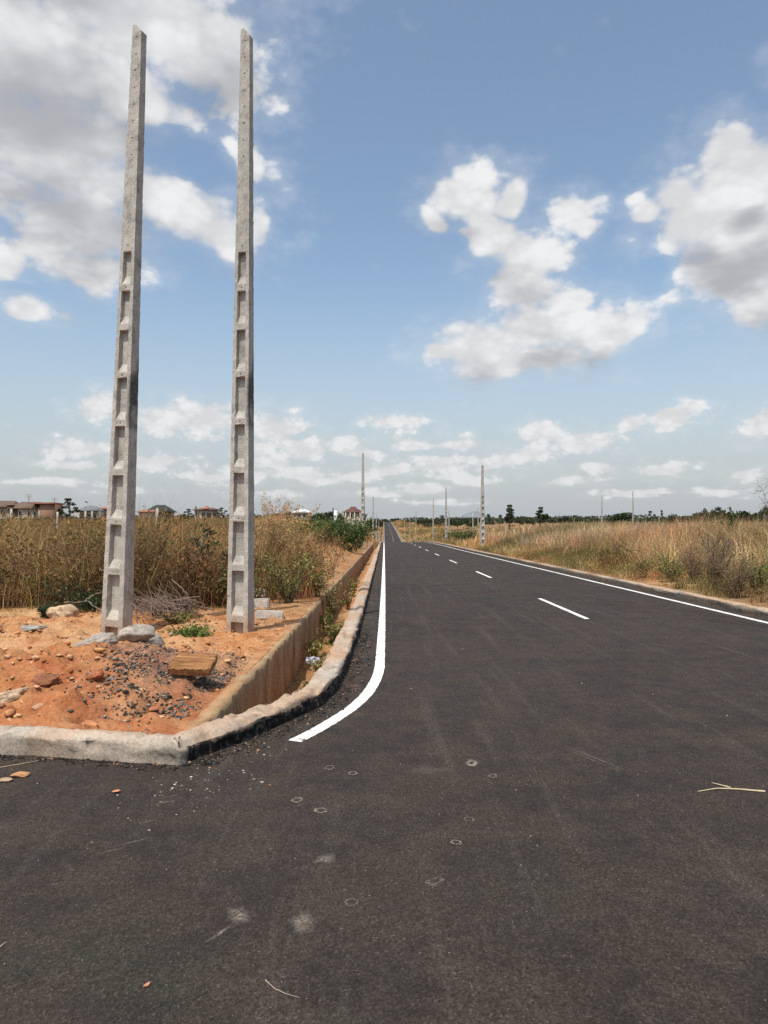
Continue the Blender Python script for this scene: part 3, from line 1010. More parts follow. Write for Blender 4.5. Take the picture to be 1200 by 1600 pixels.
GREY = (.30, .26, .22); TAN = (.46, .33, .21); ORG = (.40, .17, .075)
rock(150, 1047, .46, .26, .18, .35, 'flat grey slab of rock on the dirt, below the left tall pole', GREY, (.25, -.25), seed=2)
rock(214, 1031, .40, .34, .22, .5, 'larger broken grey boulder on the dirt beside the gravel pile', GREY, (.2, -.15), seed=5)
rock(238, 1024, .24, .22, .2, .1, 'smaller rough boulder stuck to the right of the larger grey boulder', (.26, .24, .21), (.1, .2), seed=9)
rock(100, 972, .5, .4, .32, .2, 'pale tan boulder at the scrub edge left of the left tall pole', TAN, seed=12)
rock(14, 1104, .30, .12, .10, .5, 'pale flat stone on the orange dirt near the left end of the pale kerb', (.5, .37, .25), (.1, -.3), seed=15)
rock(75, 1093, .22, .15, .12, .2, 'dark red clod on the orange dirt, left of the small brick red clod', (.24, .10, .05), seed=18)
rock(148, 1091, .15, .12, .11, .9, 'small brick red clod in the middle of the orange dirt', (.36, .13, .06), seed=21)
rock(45, 998, .5, .22, .06, .2, 'flat grey stone lying in the dirt beside the small dark plant', (.27, .26, .23), seed=25)
rock(137, 1138, .13, .1, .10, .3, 'orange clod resting just behind the pale kerb', ORG, seed=28)
rock(32, 1185, .10, .055, .04, .3, 'small orange stone on the asphalt at the foot of the pale kerb', (.48, .24, .12), seed=30)
rock(772 - 590, 1208, .05, .035, .012, .3, 'orange earth crumb on the asphalt before the kerb corner', (.5, .22, .11), seed=31)
rock(8, 1192, .10, .04, .025, .1, 'thin pale soil lump on the asphalt below the left end of the kerb', (.40, .27, .17), seed=33)
for o in [o for o in COL.objects if o.name.startswith('rock')]:
    if 'asphalt' in o['label']:
        p = o.location; o.location.z = float(prof(p.y)) + .012

N = 3000
cx = R.uniform(-6.3, -1.55, N); cy = R.uniform(5.35, 11.8, N)
ok = (cy > kerb_y(cx) + .33) & (fbm(cx * .9, cy * .9, 101, 4) + R.normal(0, .12, N) > -.06)
cx, cy = cx[ok], cy[ok]
sz = np.exp(R.normal(-4.35, .6, len(cx))).clip(.006, .05)
a = Acc(); stones(a, np.stack([cx, cy, ground_z(cx, cy) + sz * .2], -1), sz, pick_cols([(.42, .20, .09), (.50, .30, .16), (.34, .13, .055), (.40, .30, .22)], [4, 3, 2, .8], len(cx), .2, .03), ICO1)
tag(a.build('soil_clods', M['stone']), 'loose orange clods and pebbles scattered over the dirt corner', 'clods', kind='stuff')
N = 6800
u = R.normal(0, 1, N); v_ = R.normal(0, 1, N)
pk = R.random(N) < .7
gxp = np.where(pk, -1.85 + u * .22, -2.35 + u * .24); gyp = np.where(pk, 6.7 + v_ * .70, 7.0 + v_ * .55)
keep = fbm(gxp * 3.2, gyp * 2.2, 303, 4) + R.normal(0, .1, N) > -.12
gxp, gyp = gxp[keep], gyp[keep]
gz_ = ground_z(gxp, gyp)
ok = (gxp < WALL_X - .16) & (gyp > kerb_y(gxp) + .3)
gxp, gyp, gz_ = gxp[ok], gyp[ok], gz_[ok]
sz = np.exp(R.normal(-4.55, .35, len(gxp))).clip(.005, .026)
a = Acc(); stones(a, np.stack([gxp, gyp, gz_ + R.uniform(-.004, .012, len(gxp))], -1), sz, pick_cols([(.11, .095, .08), (.20, .175, .15), (.05, .042, .036), (.34, .22, .14)], [4, 2.5, 3, 2], len(gxp), .25, .02), ICO0, .8)
tag(a.build('gravel', M['stone']), 'dark grey crushed stone spilled around the wooden block', 'gravel', kind='stuff')

# wooden block
def wood_block():
    x, y, z = gp(301, 1066, .2)
    bm = bmesh.new()
    L, W, T = .37, .27, .075
    nx, ny = 22, 10
    vt = {}
    for i in range(nx + 1):
        for j in range(ny + 1):
            X_ = (i / nx - .5) * L; Y_ = (j / ny - .5) * W
            sx = .018 * fbm(j * .5, 3.1, 7, 3) * (1 if i in (0, nx) else 0)
            sy = .016 * fbm(i * .35, 9.2, 8, 3) * (1 if j in (0, ny) else 0)
            top = T / 2 + .010 * float(fbm(i * .18, j * 1.1, 5, 3)) - (.02 if (i in (0, nx) or j in (0, ny)) else 0) * R.random()
            vt[i, j, 1] = bm.verts.new((X_ + sx + .04 * (Y_ / W), Y_ + sy, top))
            vt[i, j, 0] = bm.verts.new((X_ + sx + .04 * (Y_ / W), Y_ + sy, -T / 2))
    for i in range(nx):
        for j in range(ny):
            bm.faces.new([vt[i, j, 1], vt[i + 1, j, 1], vt[i + 1, j + 1, 1], vt[i, j + 1, 1]])
            bm.faces.new([vt[i, j, 0], vt[i, j + 1, 0], vt[i + 1, j + 1, 0], vt[i + 1, j, 0]])
    for i in range(nx):
        for j, s in ((0, 1), (ny, -1)):
            q = [vt[i, j, 0], vt[i + 1, j, 0], vt[i + 1, j, 1], vt[i, j, 1]]
            bm.faces.new(q if s > 0 else q[::-1])
    for j in range(ny):
        for i, s in ((0, -1), (nx, 1)):
            q = [vt[i, j, 0], vt[i, j + 1, 0], vt[i, j + 1, 1], vt[i, j, 1]]
            bm.faces.new(q if s > 0 else q[::-1])
    bmesh.ops.recalc_face_normals(bm, faces=bm.faces)
    me = bpy.data.meshes.new('wooden_block'); bm.to_mesh(me); bm.free()
    me.materials.append(M['wood'])
    o = bpy.data.objects.new('wooden_block', me); COL.objects.link(o)
    o.location = (x, y + .03, z + .16); o.rotation_euler = (radians(22), radians(4), radians(4))
    tag(o, 'rough brown wooden block lying tilted on the grey gravel at the corner', 'wood block')


wood_block()


def conc_block(px, py, L, W, H, rz, label, tilt=0, dz=0):
    x, y, z = gp(px, py)
    bm = bmesh.new(); bmesh.ops.create_cube(bm, size=1)
    for v in bm.verts: v.co = (v.co.x * L, v.co.y * W * (1 - .15 * (v.co.z > 0)), v.co.z * H)
    bmesh.ops.bevel(bm, geom=list(bm.edges), offset=.018, segments=2, affect='EDGES')
    bmesh.ops.subdivide_edges(bm, edges=list(bm.edges), cuts=2, use_grid_fill=True)
    for v in bm.verts:
        n_ = float(fbm(v.co.x * 14 + px, v.co.y * 14 + v.co.z * 11, 7, 3))
        v.co *= 1 + .05 * n_
    me = bpy.data.meshes.new('concrete_block'); bm.to_mesh(me); bm.free(); me.materials.append(M['block'])
    c = me.color_attributes.new('tone', 'FLOAT_COLOR', 'POINT')
    c.data.foreach_set('color', np.tile(np.array([0, .12, 0, 1], np.float32), len(me.vertices)))
    o = bpy.data.objects.new('concrete_block', me); COL.objects.link(o)
    o.location = (x, y, z + H / 2 - .02 + dz); o.rotation_euler = (0, tilt, rz)
    return tag(o, label, 'concrete block', 'white concrete blocks by the right tall pole')


conc_block(421, 966, .48, .2, .14, .05, 'nearest pale concrete block, lying flat right of the right tall pole', .03)
conc_block(404, 950, .42, .2, .18, .0, 'pale concrete block half hidden behind the nearest block', -.02, 0)
conc_block(398, 943, .46, .2, .16, -.1, 'topmost pale concrete block resting against the bushes beside the right tall pole', .04, .13)

# crumpled litter in the drain
def litter():
    V, Fc = ICO3
    v = V * (1 + .9 * fbm(V[:, 0] * 2.5 + V[:, 2], V[:, 1] * 2.5, 5, 4)[:, None]) * np.array([.13, .10, .065])
    p = ground_pt(481, 1031, -.45)
    a = Acc(); a.add(v, Fc, (.5, .5, .5))
    o = a.build('plastic_bag', M['plastic'], loc=(-1.14, p[1], float(prof(p[1])) - .47))
    tag(o, 'crumpled white and bluish plastic bag lying in the drain', 'litter')


litter()

# twigs and leaf on the asphalt
def twig(pts, r, label, branch=None, col=(.52, .42, .28)):
    P = np.array([ground_pt(*p) for p in pts]); t = np.linspace(0, 1, len(P)); s = np.linspace(0, 1, 24)
    Q = np.stack([np.interp(s, t, P[:, i]) for i in range(3)], -1)
    Q[:, 1] += .01 * fbm(s * 6, s * 0, 3, 3); Q[:, 2] = prof(Q[:, 1]) + r * 1.1
    a = Acc(); tube(a, Q, np.linspace(r, r * .4, 24), 5, col)
    if branch:
        B = np.array([ground_pt(*p) for p in branch]); B[:, 2] = prof(B[:, 1]) + r * 1.5
        tube(a, B, np.linspace(r * .8, r * .3, len(B)), 5, col)
    tag(a.build('twig', M['twig']), label, 'twig', 'dry twigs on the asphalt')


twig([(1195, 1238), (1150, 1234), (1120, 1233), (1090, 1238)], .0058, 'pale forked dry twig on the asphalt at the right edge', [(1142, 1233), (1128, 1229), (1112, 1225)])
twig([(415, 1531), (428, 1543), (446, 1552), (468, 1559)], .0016, 'thin curved pale straw on the nearest asphalt', None, (.42, .34, .24))
twig([(-4, 1484), (3, 1478), (9, 1473)], .003, 'short pale twig on the asphalt at the left edge')
twig([(0, 1200), (40, 1193), (82, 1185)], .004, 'long thin grey twig lying below the left end of the kerb', None, (.4, .3, .2))


def leaf_obj():
    p = ground_pt(229, 1541)
    L, W = .030, .016
    pts = [(0, 0)]; n_ = 12
    top = [(x, W / 2 * sin(pi * x) ** .8) for x in np.linspace(.02, .98, n_)]
    V = [(-L / 2, 0, .001)] + [((x - .5) * L, y, .0035 + .003 * (2 * x - 1) ** 2) for x, y in top] + [(L / 2, 0, .006)] + [((x - .5) * L, -y, .0035 + .003 * (2 * x - 1) ** 2) for x, y in top[::-1]]
    bm = bmesh.new(); bm.faces.new([bm.verts.new(v) for v in V])
    r_ = bmesh.ops.extrude_face_region(bm, geom=list(bm.faces))
    for v in [g for g in r_['geom'] if isinstance(g, bmesh.types.BMVert)]: v.co.z += .0012
    bmesh.ops.triangulate(bm, faces=bm.faces)
    me = bpy.data.meshes.new('fallen_leaf'); bm.to_mesh(me); bm.free()
    c = me.color_attributes.new('tone', 'FLOAT_COLOR', 'POINT'); c.data.foreach_set('color', np.tile(np.array([.55, .26, .15, 1], np.float32), len(me.vertices)))
    me.materials.append(M['leaf'])
    o = bpy.data.objects.new('fallen_leaf', me); COL.objects.link(o)
    o.location = (p[0], p[1], float(prof(p[1])) + .001); o.rotation_euler = (0, 0, 1.0)
    tag(o, 'single orange fallen leaf on the dark asphalt in the foreground', 'leaf')


leaf_obj()
# pale grit and chips on the asphalt
N = 230
px_ = R.uniform(0, 1200, N); py_ = 1010 + 590 * R.random(N) ** .8
P = np.array([ground_pt(a_, b_) for a_, b_ in zip(px_, py_)])
ok = (P[:, 1] < 4.7) | (P[:, 0] > kerb_left_x(P[:, 1]) + .08)
P = P[ok]; P[:, 2] = prof(P[:, 1]) + .001
sz = np.exp(R.normal(-6.0, .5, len(P))).clip(.001, .005) * (P[:, 1] / 4.2)
a = Acc(); stones(a, P, sz, pick_cols([(.42, .36, .3), (.5, .4, .28), (.2, .17, .15)], [3, 2, 2], len(P), .25, .02), ICO0)
N = 170                                    # pale flecks dragged across the asphalt in front of the kerb corner
q = R.random(N); fx_ = 250 + 220 * q + R.normal(0, 34, N); fy_ = 1262 - 150 * q + R.normal(0, 16, N)
P = np.array([ground_pt(a_, b_) for a_, b_ in zip(fx_, fy_)])
P = P[(P[:, 0] > kerb_left_x(np.maximum(P[:, 1], 4.9)) + .10) | (P[:, 1] < 4.75)]; P[:, 2] = prof(P[:, 1]) + .001
stones(a, P, np.exp(R.normal(-5.2, .5, len(P))).clip(.002, .012), pick_cols([(.45, .38, .3), (.22, .18, .15), (.46, .22, .11)], [3, 3, 1], len(P), .25, .02), ICO0, .4)
tag(a.build('grit', M['stone']), 'tiny pale stone chips scattered over the asphalt', 'grit', kind='stuff')

# loose black crumbs of asphalt along the foot of the kerb
N = 1500
q = R.random(N)
yk = 4.88 + 6.5 * q ** 1.6; xk = kerb_left_x(yk) + np.abs(R.normal(0, .10, N)) + .01
xs_ = R.uniform(-5, -1.4, N // 2); ys_ = kerb_y(xs_) - np.abs(R.normal(0, .06, N // 2)) - .01
xk = np.concatenate([xk, xs_]); yk = np.concatenate([yk, ys_])
a = Acc(); sz = np.exp(R.normal(-5.0, .5, len(xk))).clip(.003, .02)
stones(a, np.stack([xk, yk, prof(yk) + sz * .3], -1), sz, pick_cols([(.02, .018, .016), (.05, .04, .033), (.25, .15, .09)], [6, 2, 1], len(xk), .2, .02), ICO0, .7)
tag(a.build('asphalt_crumbs', M['stone']), 'loose black asphalt crumbs along the foot of the kerb', 'crumbs', kind='stuff')

# ------------------------------------------------------------------ scrub and grass
BROWN = (.19, .115, .055); STRAW = (.50, .35, .165); OCHRE = (.36, .23, .10); OLIVE = (.16, .145, .045); GREEN = (.070, .105, .022); DKGREEN = (.026, .050, .018)
YGREEN = (.16, .17, .04); GREYT = (.20, .155, .115); RUST = (.25, .13, .058)


def scatter(x0, x1, y0, y1, n, dens=None):
    x = R.uniform(x0, x1, n); y = R.uniform(y0, y1, n)
    if dens is not None:
        k = dens(x, y) > R.random(n)
        x, y = x[k], y[k]
    return x, y


def patch_height(x, y):
    sc = np.where(y < 40, .55, .12)
    return 1 + np.where(x < 0, .85, .6) * fbm(x * sc, y * sc * .8, 401, 3)


def patch_tone(x, y, c):
    sc = np.where(y < 40, .42, .07)
    g = np.clip(fbm(x * sc + 9, y * sc * .7, 411, 4) * 3.2, 0, .75)[:, None] * np.where(x < 0, .55, 1)[:, None]       # greener patches
    d = np.exp(.9 * fbm(x * sc * 1.7, y * sc * 1.3 + 5, 421, 3))[:, None]           # paler and darker stands
    r = np.clip(fbm(x * sc * 1.2 + 30, y * sc, 431, 3) * 3.0, 0, .6)[:, None]        # rusty patches
    c = np.where((x < 0)[:, None], c * np.array([1.0, .90, .88]), c)
    c = c * (1 - r) + c * np.array([1.15, .80, .72]) * r
    return np.clip((c * (1 - g) + (c * .35 + np.array([.105, .115, .035]) * .75) * g) * d, .004, .9)


def tussocks(acc, x, y, nb, h, w, pal, wts, spread=.12, lean=.35, tip=None, hvar=.25):
    """clumps of dry blades; one colour family per clump, modulated per blade"""
    N = len(x); k = nb
    ci = patch_tone(x, y, pick_cols(pal, wts, N, .15))
    h = h * patch_height(x, y)
    hh = h * np.exp(R.normal(0, hvar, N)).clip(.6, 1.22)
    X = np.repeat(x, k) + R.normal(0, 1, N * k) * spread; Y = np.repeat(y, k) + R.normal(0, 1, N * k) * spread
    Z = ground_z(X, Y)
    H = np.repeat(hh, k) * R.uniform(.55, 1.1, N * k)
    C = np.repeat(ci, k, 0) * np.exp(R.normal(0, .22, (N * k, 1)))
    T = C * np.exp(R.normal(.15, .15, (N * k, 1))) if tip is None else jitter_cols(np.tile(np.array(tip), (N * k, 1)), N * k, .25)
    return blades(acc, np.stack([X, Y, Z - .03], -1), H, np.full(N * k, w) * R.uniform(.6, 1.4, N * k), R.uniform(0, 2 * pi, N * k), np.abs(R.normal(lean, lean * .5, N * k)), C, 3, T)


def bushes(acc, x, y, h, rad, nst, nlf, lsz, pal, wts, stemcol=BROWN, topcol=None):
    """twiggy leafy shrubs: slanting stems with small leaves along them"""
    N = len(x)
    h0 = h; h = h * patch_height(x, y)
    hh = h * np.exp(R.normal(0, .2, N)).clip(.6, 1.2)
    X = np.repeat(x, nst); Y = np.repeat(y, nst); H = np.repeat(hh, nst) * R.uniform(.6, 1.08, N * nst)
    az = R.uniform(0, 2 * pi, N * nst); ln = np.abs(R.normal(rad / h0, rad / h0 * .5, N * nst))
    X = X + np.cos(az) * .08; Y = Y + np.sin(az) * .08
    C = jitter_cols(np.tile(np.array(stemcol), (N * nst, 1)), N * nst, .3)
    P = blades(acc, np.stack([X, Y, ground_z(X, Y) - .03], -1), H, np.full(N * nst, lsz * .22), az, ln, C, 4)
    ci = np.repeat(patch_tone(x, y, pick_cols(pal, wts, N, .15)), nst * nlf, 0)
    M_ = N * nst
    t = R.uniform(.12, 1.0, (M_, nlf)) ** .8
    seg = P.shape[1] - 1
    i = np.minimum((t * seg).astype(int), seg - 1); f = t * seg - i
    r_ = np.arange(M_)[:, None]
    L = P[r_, i] * (1 - f[..., None]) + P[r_, i + 1] * f[..., None]
    L = L.reshape(-1, 3) + R.normal(0, rad * .22, (M_ * nlf, 3)) * np.array([1, 1, .6])
    c = ci * np.exp(R.normal(0, .28, (M_ * nlf, 1)))
    if topcol is not None:
        q = (np.clip((t.ravel() - .6) * 2.2, 0, 1) * R.random(M_ * nlf))[:, None]
        c = c * (1 - q) + np.array(topcol) * q
    leaves(acc, L, lsz * R.uniform(.5, 1.5, M_ * nlf), c, .42)


# left field, near belt
def left_edge(x):               # front of the scrub on the dirt corner
    return 12.6 + .5 * fbm(x * .9, x * 0, 111, 3) + np.clip(-5 - x, 0, 8) * .05 + 2.4 * sstep(-3.6, -2.9, x)


A = Acc()
ld = lambda x, y: ((y > left_edge(x)) & (x < -1.75 - np.clip(y - 24, 0, 20) * .00)) * np.where((y > 20) & (x > -4.6), .15, 1.0) * np.where((x > -3.4) & (y < 15.2), .25, 1)
x, y = scatter(-19, -1.7, 12.2, 26, 1700, ld)
bushes(A, x, y, 1.42, .5, 6, 11, .085, [BROWN, RUST, OLIVE, OCHRE], [5, 2.5, 1.5, 1.2], (.10, .065, .038), (.20, .17, .06))
x, y = scatter(-19, -1.7, 12.2, 24, 900, lambda x, y: ld(x, y) * np.clip(.2 + 3 * fbm(x * .5, y * .5, 115, 3), 0, 1))
bushes(A, x, y, 1.15, .7, 9, 9, .05, [(.12, .075, .045), (.16, .09, .05)], [1, 1], (.17, .115, .075))
x, y = scatter(-19, -1.7, 12.2, 25, 420, lambda x, y: ld(x, y) * np.clip(.1 + 3 * fbm(x * .6 + 7, y * .6, 117, 3), 0, 1))
bushes(A, x, y, 1.35, .6, 7, 16, .10, [(.10, .105, .03), (.14, .14, .04), (.07, .085, .025)], [1, 1, 1], BROWN, (.24, .22, .08))
x, y = scatter(-19, -1.7, 12.3, 26, 2500, ld)
tussocks(A, x, y, 16, 1.45, .013, [(.25, .155, .075), OCHRE, STRAW, (.21, .185, .06)], [4, 3, 2.4, 1.6], .15, .6)
x, y = scatter(-19, -2.0, 12.8, 26, 520, ld)
tussocks(A, x, y, 7, 1.72, .011, [STRAW, (.42, .30, .14), (.34, .30, .11)], [3, 3, 2], .14, .35)
x, y = scatter(-17, -2.2, 12.2, 14.2, 900, ld)
tussocks(A, x, y, 14, .8, .010, [(.09, .055, .03), BROWN, GREYT], [3, 2, 2], .2, .8)
x, y = scatter(-38, -2.2, 25, 64, 3600, lambda x, y: np.where((x > -5.0) & (y < 52), .08, 1.0) * np.where((np.abs(x + 9.2) < 5) & (y > 55), .0, 1))
bushes(A, x, y, 1.20, .5, 6, 9, .11, [BROWN, OCHRE, OLIVE, (.15, .11, .04)], [3, 2.5, 2, 2], BROWN, (.22, .18, .07))
x, y = scatter(-38, -2.2, 25, 64, 1800, lambda x, y: np.where((x > -5.0) & (y < 52), .05, 1.0) * np.where((np.abs(x + 9.2) < 5) & (y > 56), .0, 1))
tussocks(A, x, y, 12, 1.25, .025, [OCHRE, STRAW, BROWN], [3, 2.5, 2], .2, .32)
x, y = scatter(-7.5, -2.4, 12.6, 21, 260, ld)
bushes(A, x, y, 1.25, .4, 7, 10, .06, [OCHRE, (.27, .15, .06), BROWN], [3, 3, 2], BROWN, (.33, .21, .09))
tag(A.build('dry_scrub', M['grass']), 'tangle of dry brown scrub and weeds behind the tall poles left of the road', 'scrub', kind='stuff')

A = Acc()
far = lambda x, y: np.clip(.35 + 1.4 * fbm(x * .02, y * .02, 121, 3) + .4, .1, 1) * ((x < -3.2) | (x > 9))
x, y = scatter(-190, -2.6, 64, 260, 5200, lambda x, y: far(x, y) * np.where((np.abs(x + 9.2) < 6) & (y < 75), 0, 1) * (x > -(y * .68 + 14)))
bushes(A, x, y, 1.5, 1.0, 6, 9, .32, [OLIVE, DKGREEN, (.10, .09, .04), OCHRE], [3, 2, 2, 2], BROWN)
x, y = scatter(-30, -2.3, 66, 240, 900, lambda x, y: (x > -12 - y * .03) * 1.0)
tussocks(A, x, y, 18, 1.2, .06, [STRAW, OCHRE], [2, 2], .5, .3)
tag(A.build('distant_scrub', M['grass']), 'low olive green bushland spreading towards the houses left of the road', 'scrub', kind='stuff')

# right field: tall straw coloured grass behind a weedy verge
A = Acc()
rdn = lambda x, y: np.clip(.9 + .8 * fbm(x * .35, y * .25, 131, 3), .15, 1)
x, y = scatter(9.2, 30, 9, 36, 5200, lambda x, y: rdn(x, y) * sstep(8.9, 10.6, x + .8 * fbm(x * .5, y * .5, 7, 3)) * (x < y * .60 + 6))
tussocks(A, x, y, 22, 1.2, .015, [(.47, .345, .18), (.40, .275, .14), (.32, .20, .11), BROWN], [4, 3, 2.4, 1.5], .16, .45)
x, y = scatter(9.0, 48, 36, 70, 4600, lambda x, y: rdn(x, y) * (x < y * .60 + 6) * sstep(8.9, 10, x))
tussocks(A, x, y, 20, 1.2, .032, [(.46, .34, .20), (.39, .27, .15), (.32, .20, .12)], [4, 3, 2], .24, .36)
x, y = scatter(7.65, 20, 9, 40, 4200, lambda x, y: (x < 9.6 + (y - 12) * .09) * np.clip(.75 + fbm(x * .8, y * .5, 141, 3) * 1.4, 0, 1) * np.where((np.abs(y - 20) < 1.3) & (x < 8.7), .12, 1))
bushes(A, x, y, .55, .26, 6, 8, .05, [OLIVE, OCHRE, BROWN, YGREEN], [3, 2, 3, 1.6], BROWN)
x, y = scatter(7.55, 16, 9, 60, 5200, lambda x, y: (x < 9.8 + (y - 12) * .06) * np.where((np.abs(y - 20) < 1.3) & (x < 8.7), .15, .9))
tussocks(A, x, y, 13, .45, .013, [STRAW, OCHRE, OLIVE, BROWN], [3, 2, 1.5, 2], .12, .7)
x, y = scatter(7.9, 18, 45, 120, 900, lambda x, y: (x < 11) * 1.0)
tussocks(A, x, y, 16, .75, .045, [STRAW, OCHRE, OLIVE], [4, 3, 1], .25, .4)
x, y = scatter(8.6, 30, 11, 45, 330, lambda x, y: (x < y * .60 + 5) * np.clip(3 * fbm(x * .5 + 3, y * .4, 119, 3), 0, 1))
bushes(A, x, y, .95, .6, 7, 16, .09, [(.10, .115, .03), (.15, .15, .045), (.075, .09, .025)], [1, 1, 1], BROWN)
x, y = scatter(10, 26, 11, 30, 360, lambda x, y: (x < y * .60 + 5) * 1.0)
bushes(A, x, y, 1.25, .45, 7, 8, .06, [(.12, .085, .05), OLIVE, (.2, .12, .06)], [3, 1.5, 2], (.10, .075, .05))
tag(A.build('dry_grass', M['grass']), 'tall straw coloured dry grass and weeds filling the field right of the road', 'grass', kind='stuff')

A = Acc()
x, y = scatter(9, 175, 70, 250, 6500, lambda x, y: (x < y * .60 + 12) * np.clip(.75 + fbm(x * .03, y * .03, 151, 3) * 1.5, .05, 1))
tussocks(A, x, y, 13, 1.4, .11, [(.46, .34, .20), (.38, .27, .15), (.32, .22, .12)], [4, 3, 2], .6, .28)
x, y = scatter(9, 200, 95, 340, 2400, lambda x, y: (x < y * .60 + 12) * np.clip(.45 + fbm(x * .03, y * .03, 161, 3) * 2.0, 0, 1))
bushes(A, x, y, 1.7, 1.3, 6, 9, .34, [OLIVE, GREEN, DKGREEN, YGREEN], [3, 2, 2, 1], BROWN)
x, y = scatter(7.8, 60, 240, 720, 1500, lambda x, y: (x < 10 + y * .06) * 1.0)
tussocks(A, x, y, 10, 1.5, .3, [STRAW, OCHRE, OLIVE], [3, 3, 1], 1.2, .3)
x, y = scatter(-40, -1.9, 240, 720, 900, lambda x, y: (x > -6 - y * .04) * 1.0)
tussocks(A, x, y, 10, 1.5, .3, [STRAW, OCHRE, OLIVE], [2, 3, 2], 1.2, .3)
tag(A.build('distant_grass', M['grass']), 'pale dry grassland with olive bushes beyond the crest of the road', 'grass', kind='stuff')

# straw wisps on the bare corner and bank
A = Acc()
x, y = scatter(-8, -1.7, 11.4, 13.4, 420)
tussocks(A, x, y, 7, .16, .008, [STRAW, OCHRE, OLIVE], [3, 2, 1.5], .06, .9)
x, y = scatter(-5, -1.65, 16, 56, 520, lambda x, y: np.clip(.45 + fbm(x * .9, y * .6, 171, 3) * 1.6, 0, 1))
tussocks(A, x, y, 10, .3, .014, [STRAW, OCHRE, OLIVE], [3, 2, 1], .12, .8)
x, y = scatter(-14.5, -3.6, 60, 71, 220)
tussocks(A, x, y, 10, .45, .04, [STRAW, OCHRE], [3, 2], .2, .6)
tag(A.build('straw_tufts', M['grass']), 'short dry straw tufts on the bare orange soil', 'grass', kind='stuff')


# individual plants one can point to
def shrub(name, x, y, h, rad, nst, nlf, lsz, pal, label, cat='bush', stem=(.10, .07, .045), z=None, group=None, mat='leaf', low=.15):
    zg = float(ground_z(x, y)) if z is None else z
    root = empty(name, (x, y, zg), 0, label, cat, group)
    S = Acc(); L = Acc()
    tips = []
    for i in range(nst):
        az = R.uniform(0, 2 * pi); ln = rad * R.uniform(.25, 1.0); hh = h * R.uniform(.6, 1.0)
        t = np.linspace(0, 1, 7)[:, None]
        P = np.array([[cos(az) * .05, sin(az) * .05, -.05]]) + t * np.array([[0, 0, hh]]) + (t ** 1.6) * np.array([[cos(az) * ln, sin(az) * ln, 0]])
        P[1:] += R.normal(0, .025 * h, (6, 3))
        tube(S, P, np.linspace(.012, .003, 7) * (h ** .8), 4, stem)
        tips.append(P)
        for _ in range(3):
            k = R.integers(2, 6); d = R.normal(0, 1, 3) * np.array([1, 1, .5]); d[2] = abs(d[2]) + .2; d /= np.linalg.norm(d)
            q = P[k] + np.linspace(0, 1, 4)[:, None] * d * rad * R.uniform(.3, .7)
            tube(S, q, np.linspace(.006, .002, 4) * (h ** .8), 3, stem); tips.append(q)
    pts = []
    for P in tips:
        m = max(3, nlf * len(P) // 7)
        k = R.uniform(low * (len(P) - 1), len(P) - 1.001, m); i = k.astype(int); f = (k - i)[:, None]
        pts.append(P[i] * (1 - f) + P[i + 1] * f + R.normal(0, rad * .10, (m, 3)))
    pts = np.concatenate(pts)
    pts[:, 2] = np.maximum(pts[:, 2], .02)
    leaves(L, pts, lsz * R.uniform(.6, 1.4, len(pts)), pick_cols(pal, [1] * len(pal), len(pts), .28), .5, up=-.2)
    S.build('stems', M['twig'], root); L.build('foliage', M[mat], root)
    return root


G1 = [(.055, .10, .022), (.09, .14, .03), (.035, .065, .018)]
G2 = [(.15, .18, .04), (.21, .23, .06), (.10, .13, .035), (.24, .20, .08)]
DK = [(.022, .05, .022), (.04, .075, .03), (.06, .10, .045)]
sh = lambda px, Y: row_x(px, Y)
RB = [(.15, .085, .04), (.22, .13, .06), (.11, .065, .032)]
OB = [(.12, .12, .035), (.17, .16, .05), (.09, .09, .028), (.2, .13, .05)]
for px, Y, h, rad, pal, lab in [
    (48, 14.0, 1.35, .75, RB, 'rounded rust brown bush near the left edge of the scrub'),
    (105, 14.6, 1.5, .7, RB, 'tall brown bush left of the left tall pole, before the slender post'),
    (150, 15.2, 1.62, .6, OB, 'olive topped bush directly behind the left tall pole'),
    (232, 13.9, 1.3, .7, RB, 'brown bush behind the brushwood pile'),
    (262, 15.0, 1.6, .7, OB, 'olive yellow bush between the two tall poles, under the dark green roof'),
    (300, 13.8, 1.25, .65, RB, 'reddish brown bush left of the broad leaved dark bush'),
    (345, 13.6, .95, .5, OB, 'low olive bush at the foot of the broad leaved dark bush'),
    (405, 15.6, 1.45, .6, [(.27, .17, .07), (.34, .22, .10), (.18, .11, .05)], 'straw brown bush under the feathery plume grass'),
    (455, 18.5, 1.3, .7, [(.27, .17, .07), (.20, .12, .055)], 'brown bush behind the bright yellow green bush')]:
    shrub('dry_bush', row_x(px, Y), Y, h, rad, 18, 22, .075, pal, lab, stem=BROWN)
shrub('broadleaf_shrub', sh(331, 14.6), 14.6, 1.75, .42, 9, 26, .10, DK, 'dark bluish green broad leaved bush just left of the right tall pole')
shrub('green_bush', sh(452, 14.7), 14.7, 1.05, .75, 16, 26, .06, G2, 'bright yellow green bush beside the white blocks and the drain wall')
shrub('green_bush', sh(492, 16.4), 16.4, .85, .6, 12, 22, .06, G2 + [(.2, .15, .07)], 'olive weedy bush at the gap in the drain wall')
shrub('green_bush', sh(400, 14.2), 14.2, .85, .6, 12, 22, .055, [OLIVE, BROWN, YGREEN], 'olive brown bush right behind the white blocks', stem=BROWN)
shrub('green_bush', sh(545, 47), 47, 2.3, 2.0, 22, 40, .17, G1, 'large fresh green leafy bush above the bare bank by the drain')
shrub('green_bush', sh(518, 53), 53, 2.3, 2.4, 22, 40, .19, G1 + [(.1, .11, .03)], 'wide green leafy bush behind the bare bank, left of the largest bush')
shrub('green_bush', sh(485, 50), 50, 1.8, 1.8, 18, 34, .18, G1 + G2, 'spreading green bush in front of the orange earth heap')
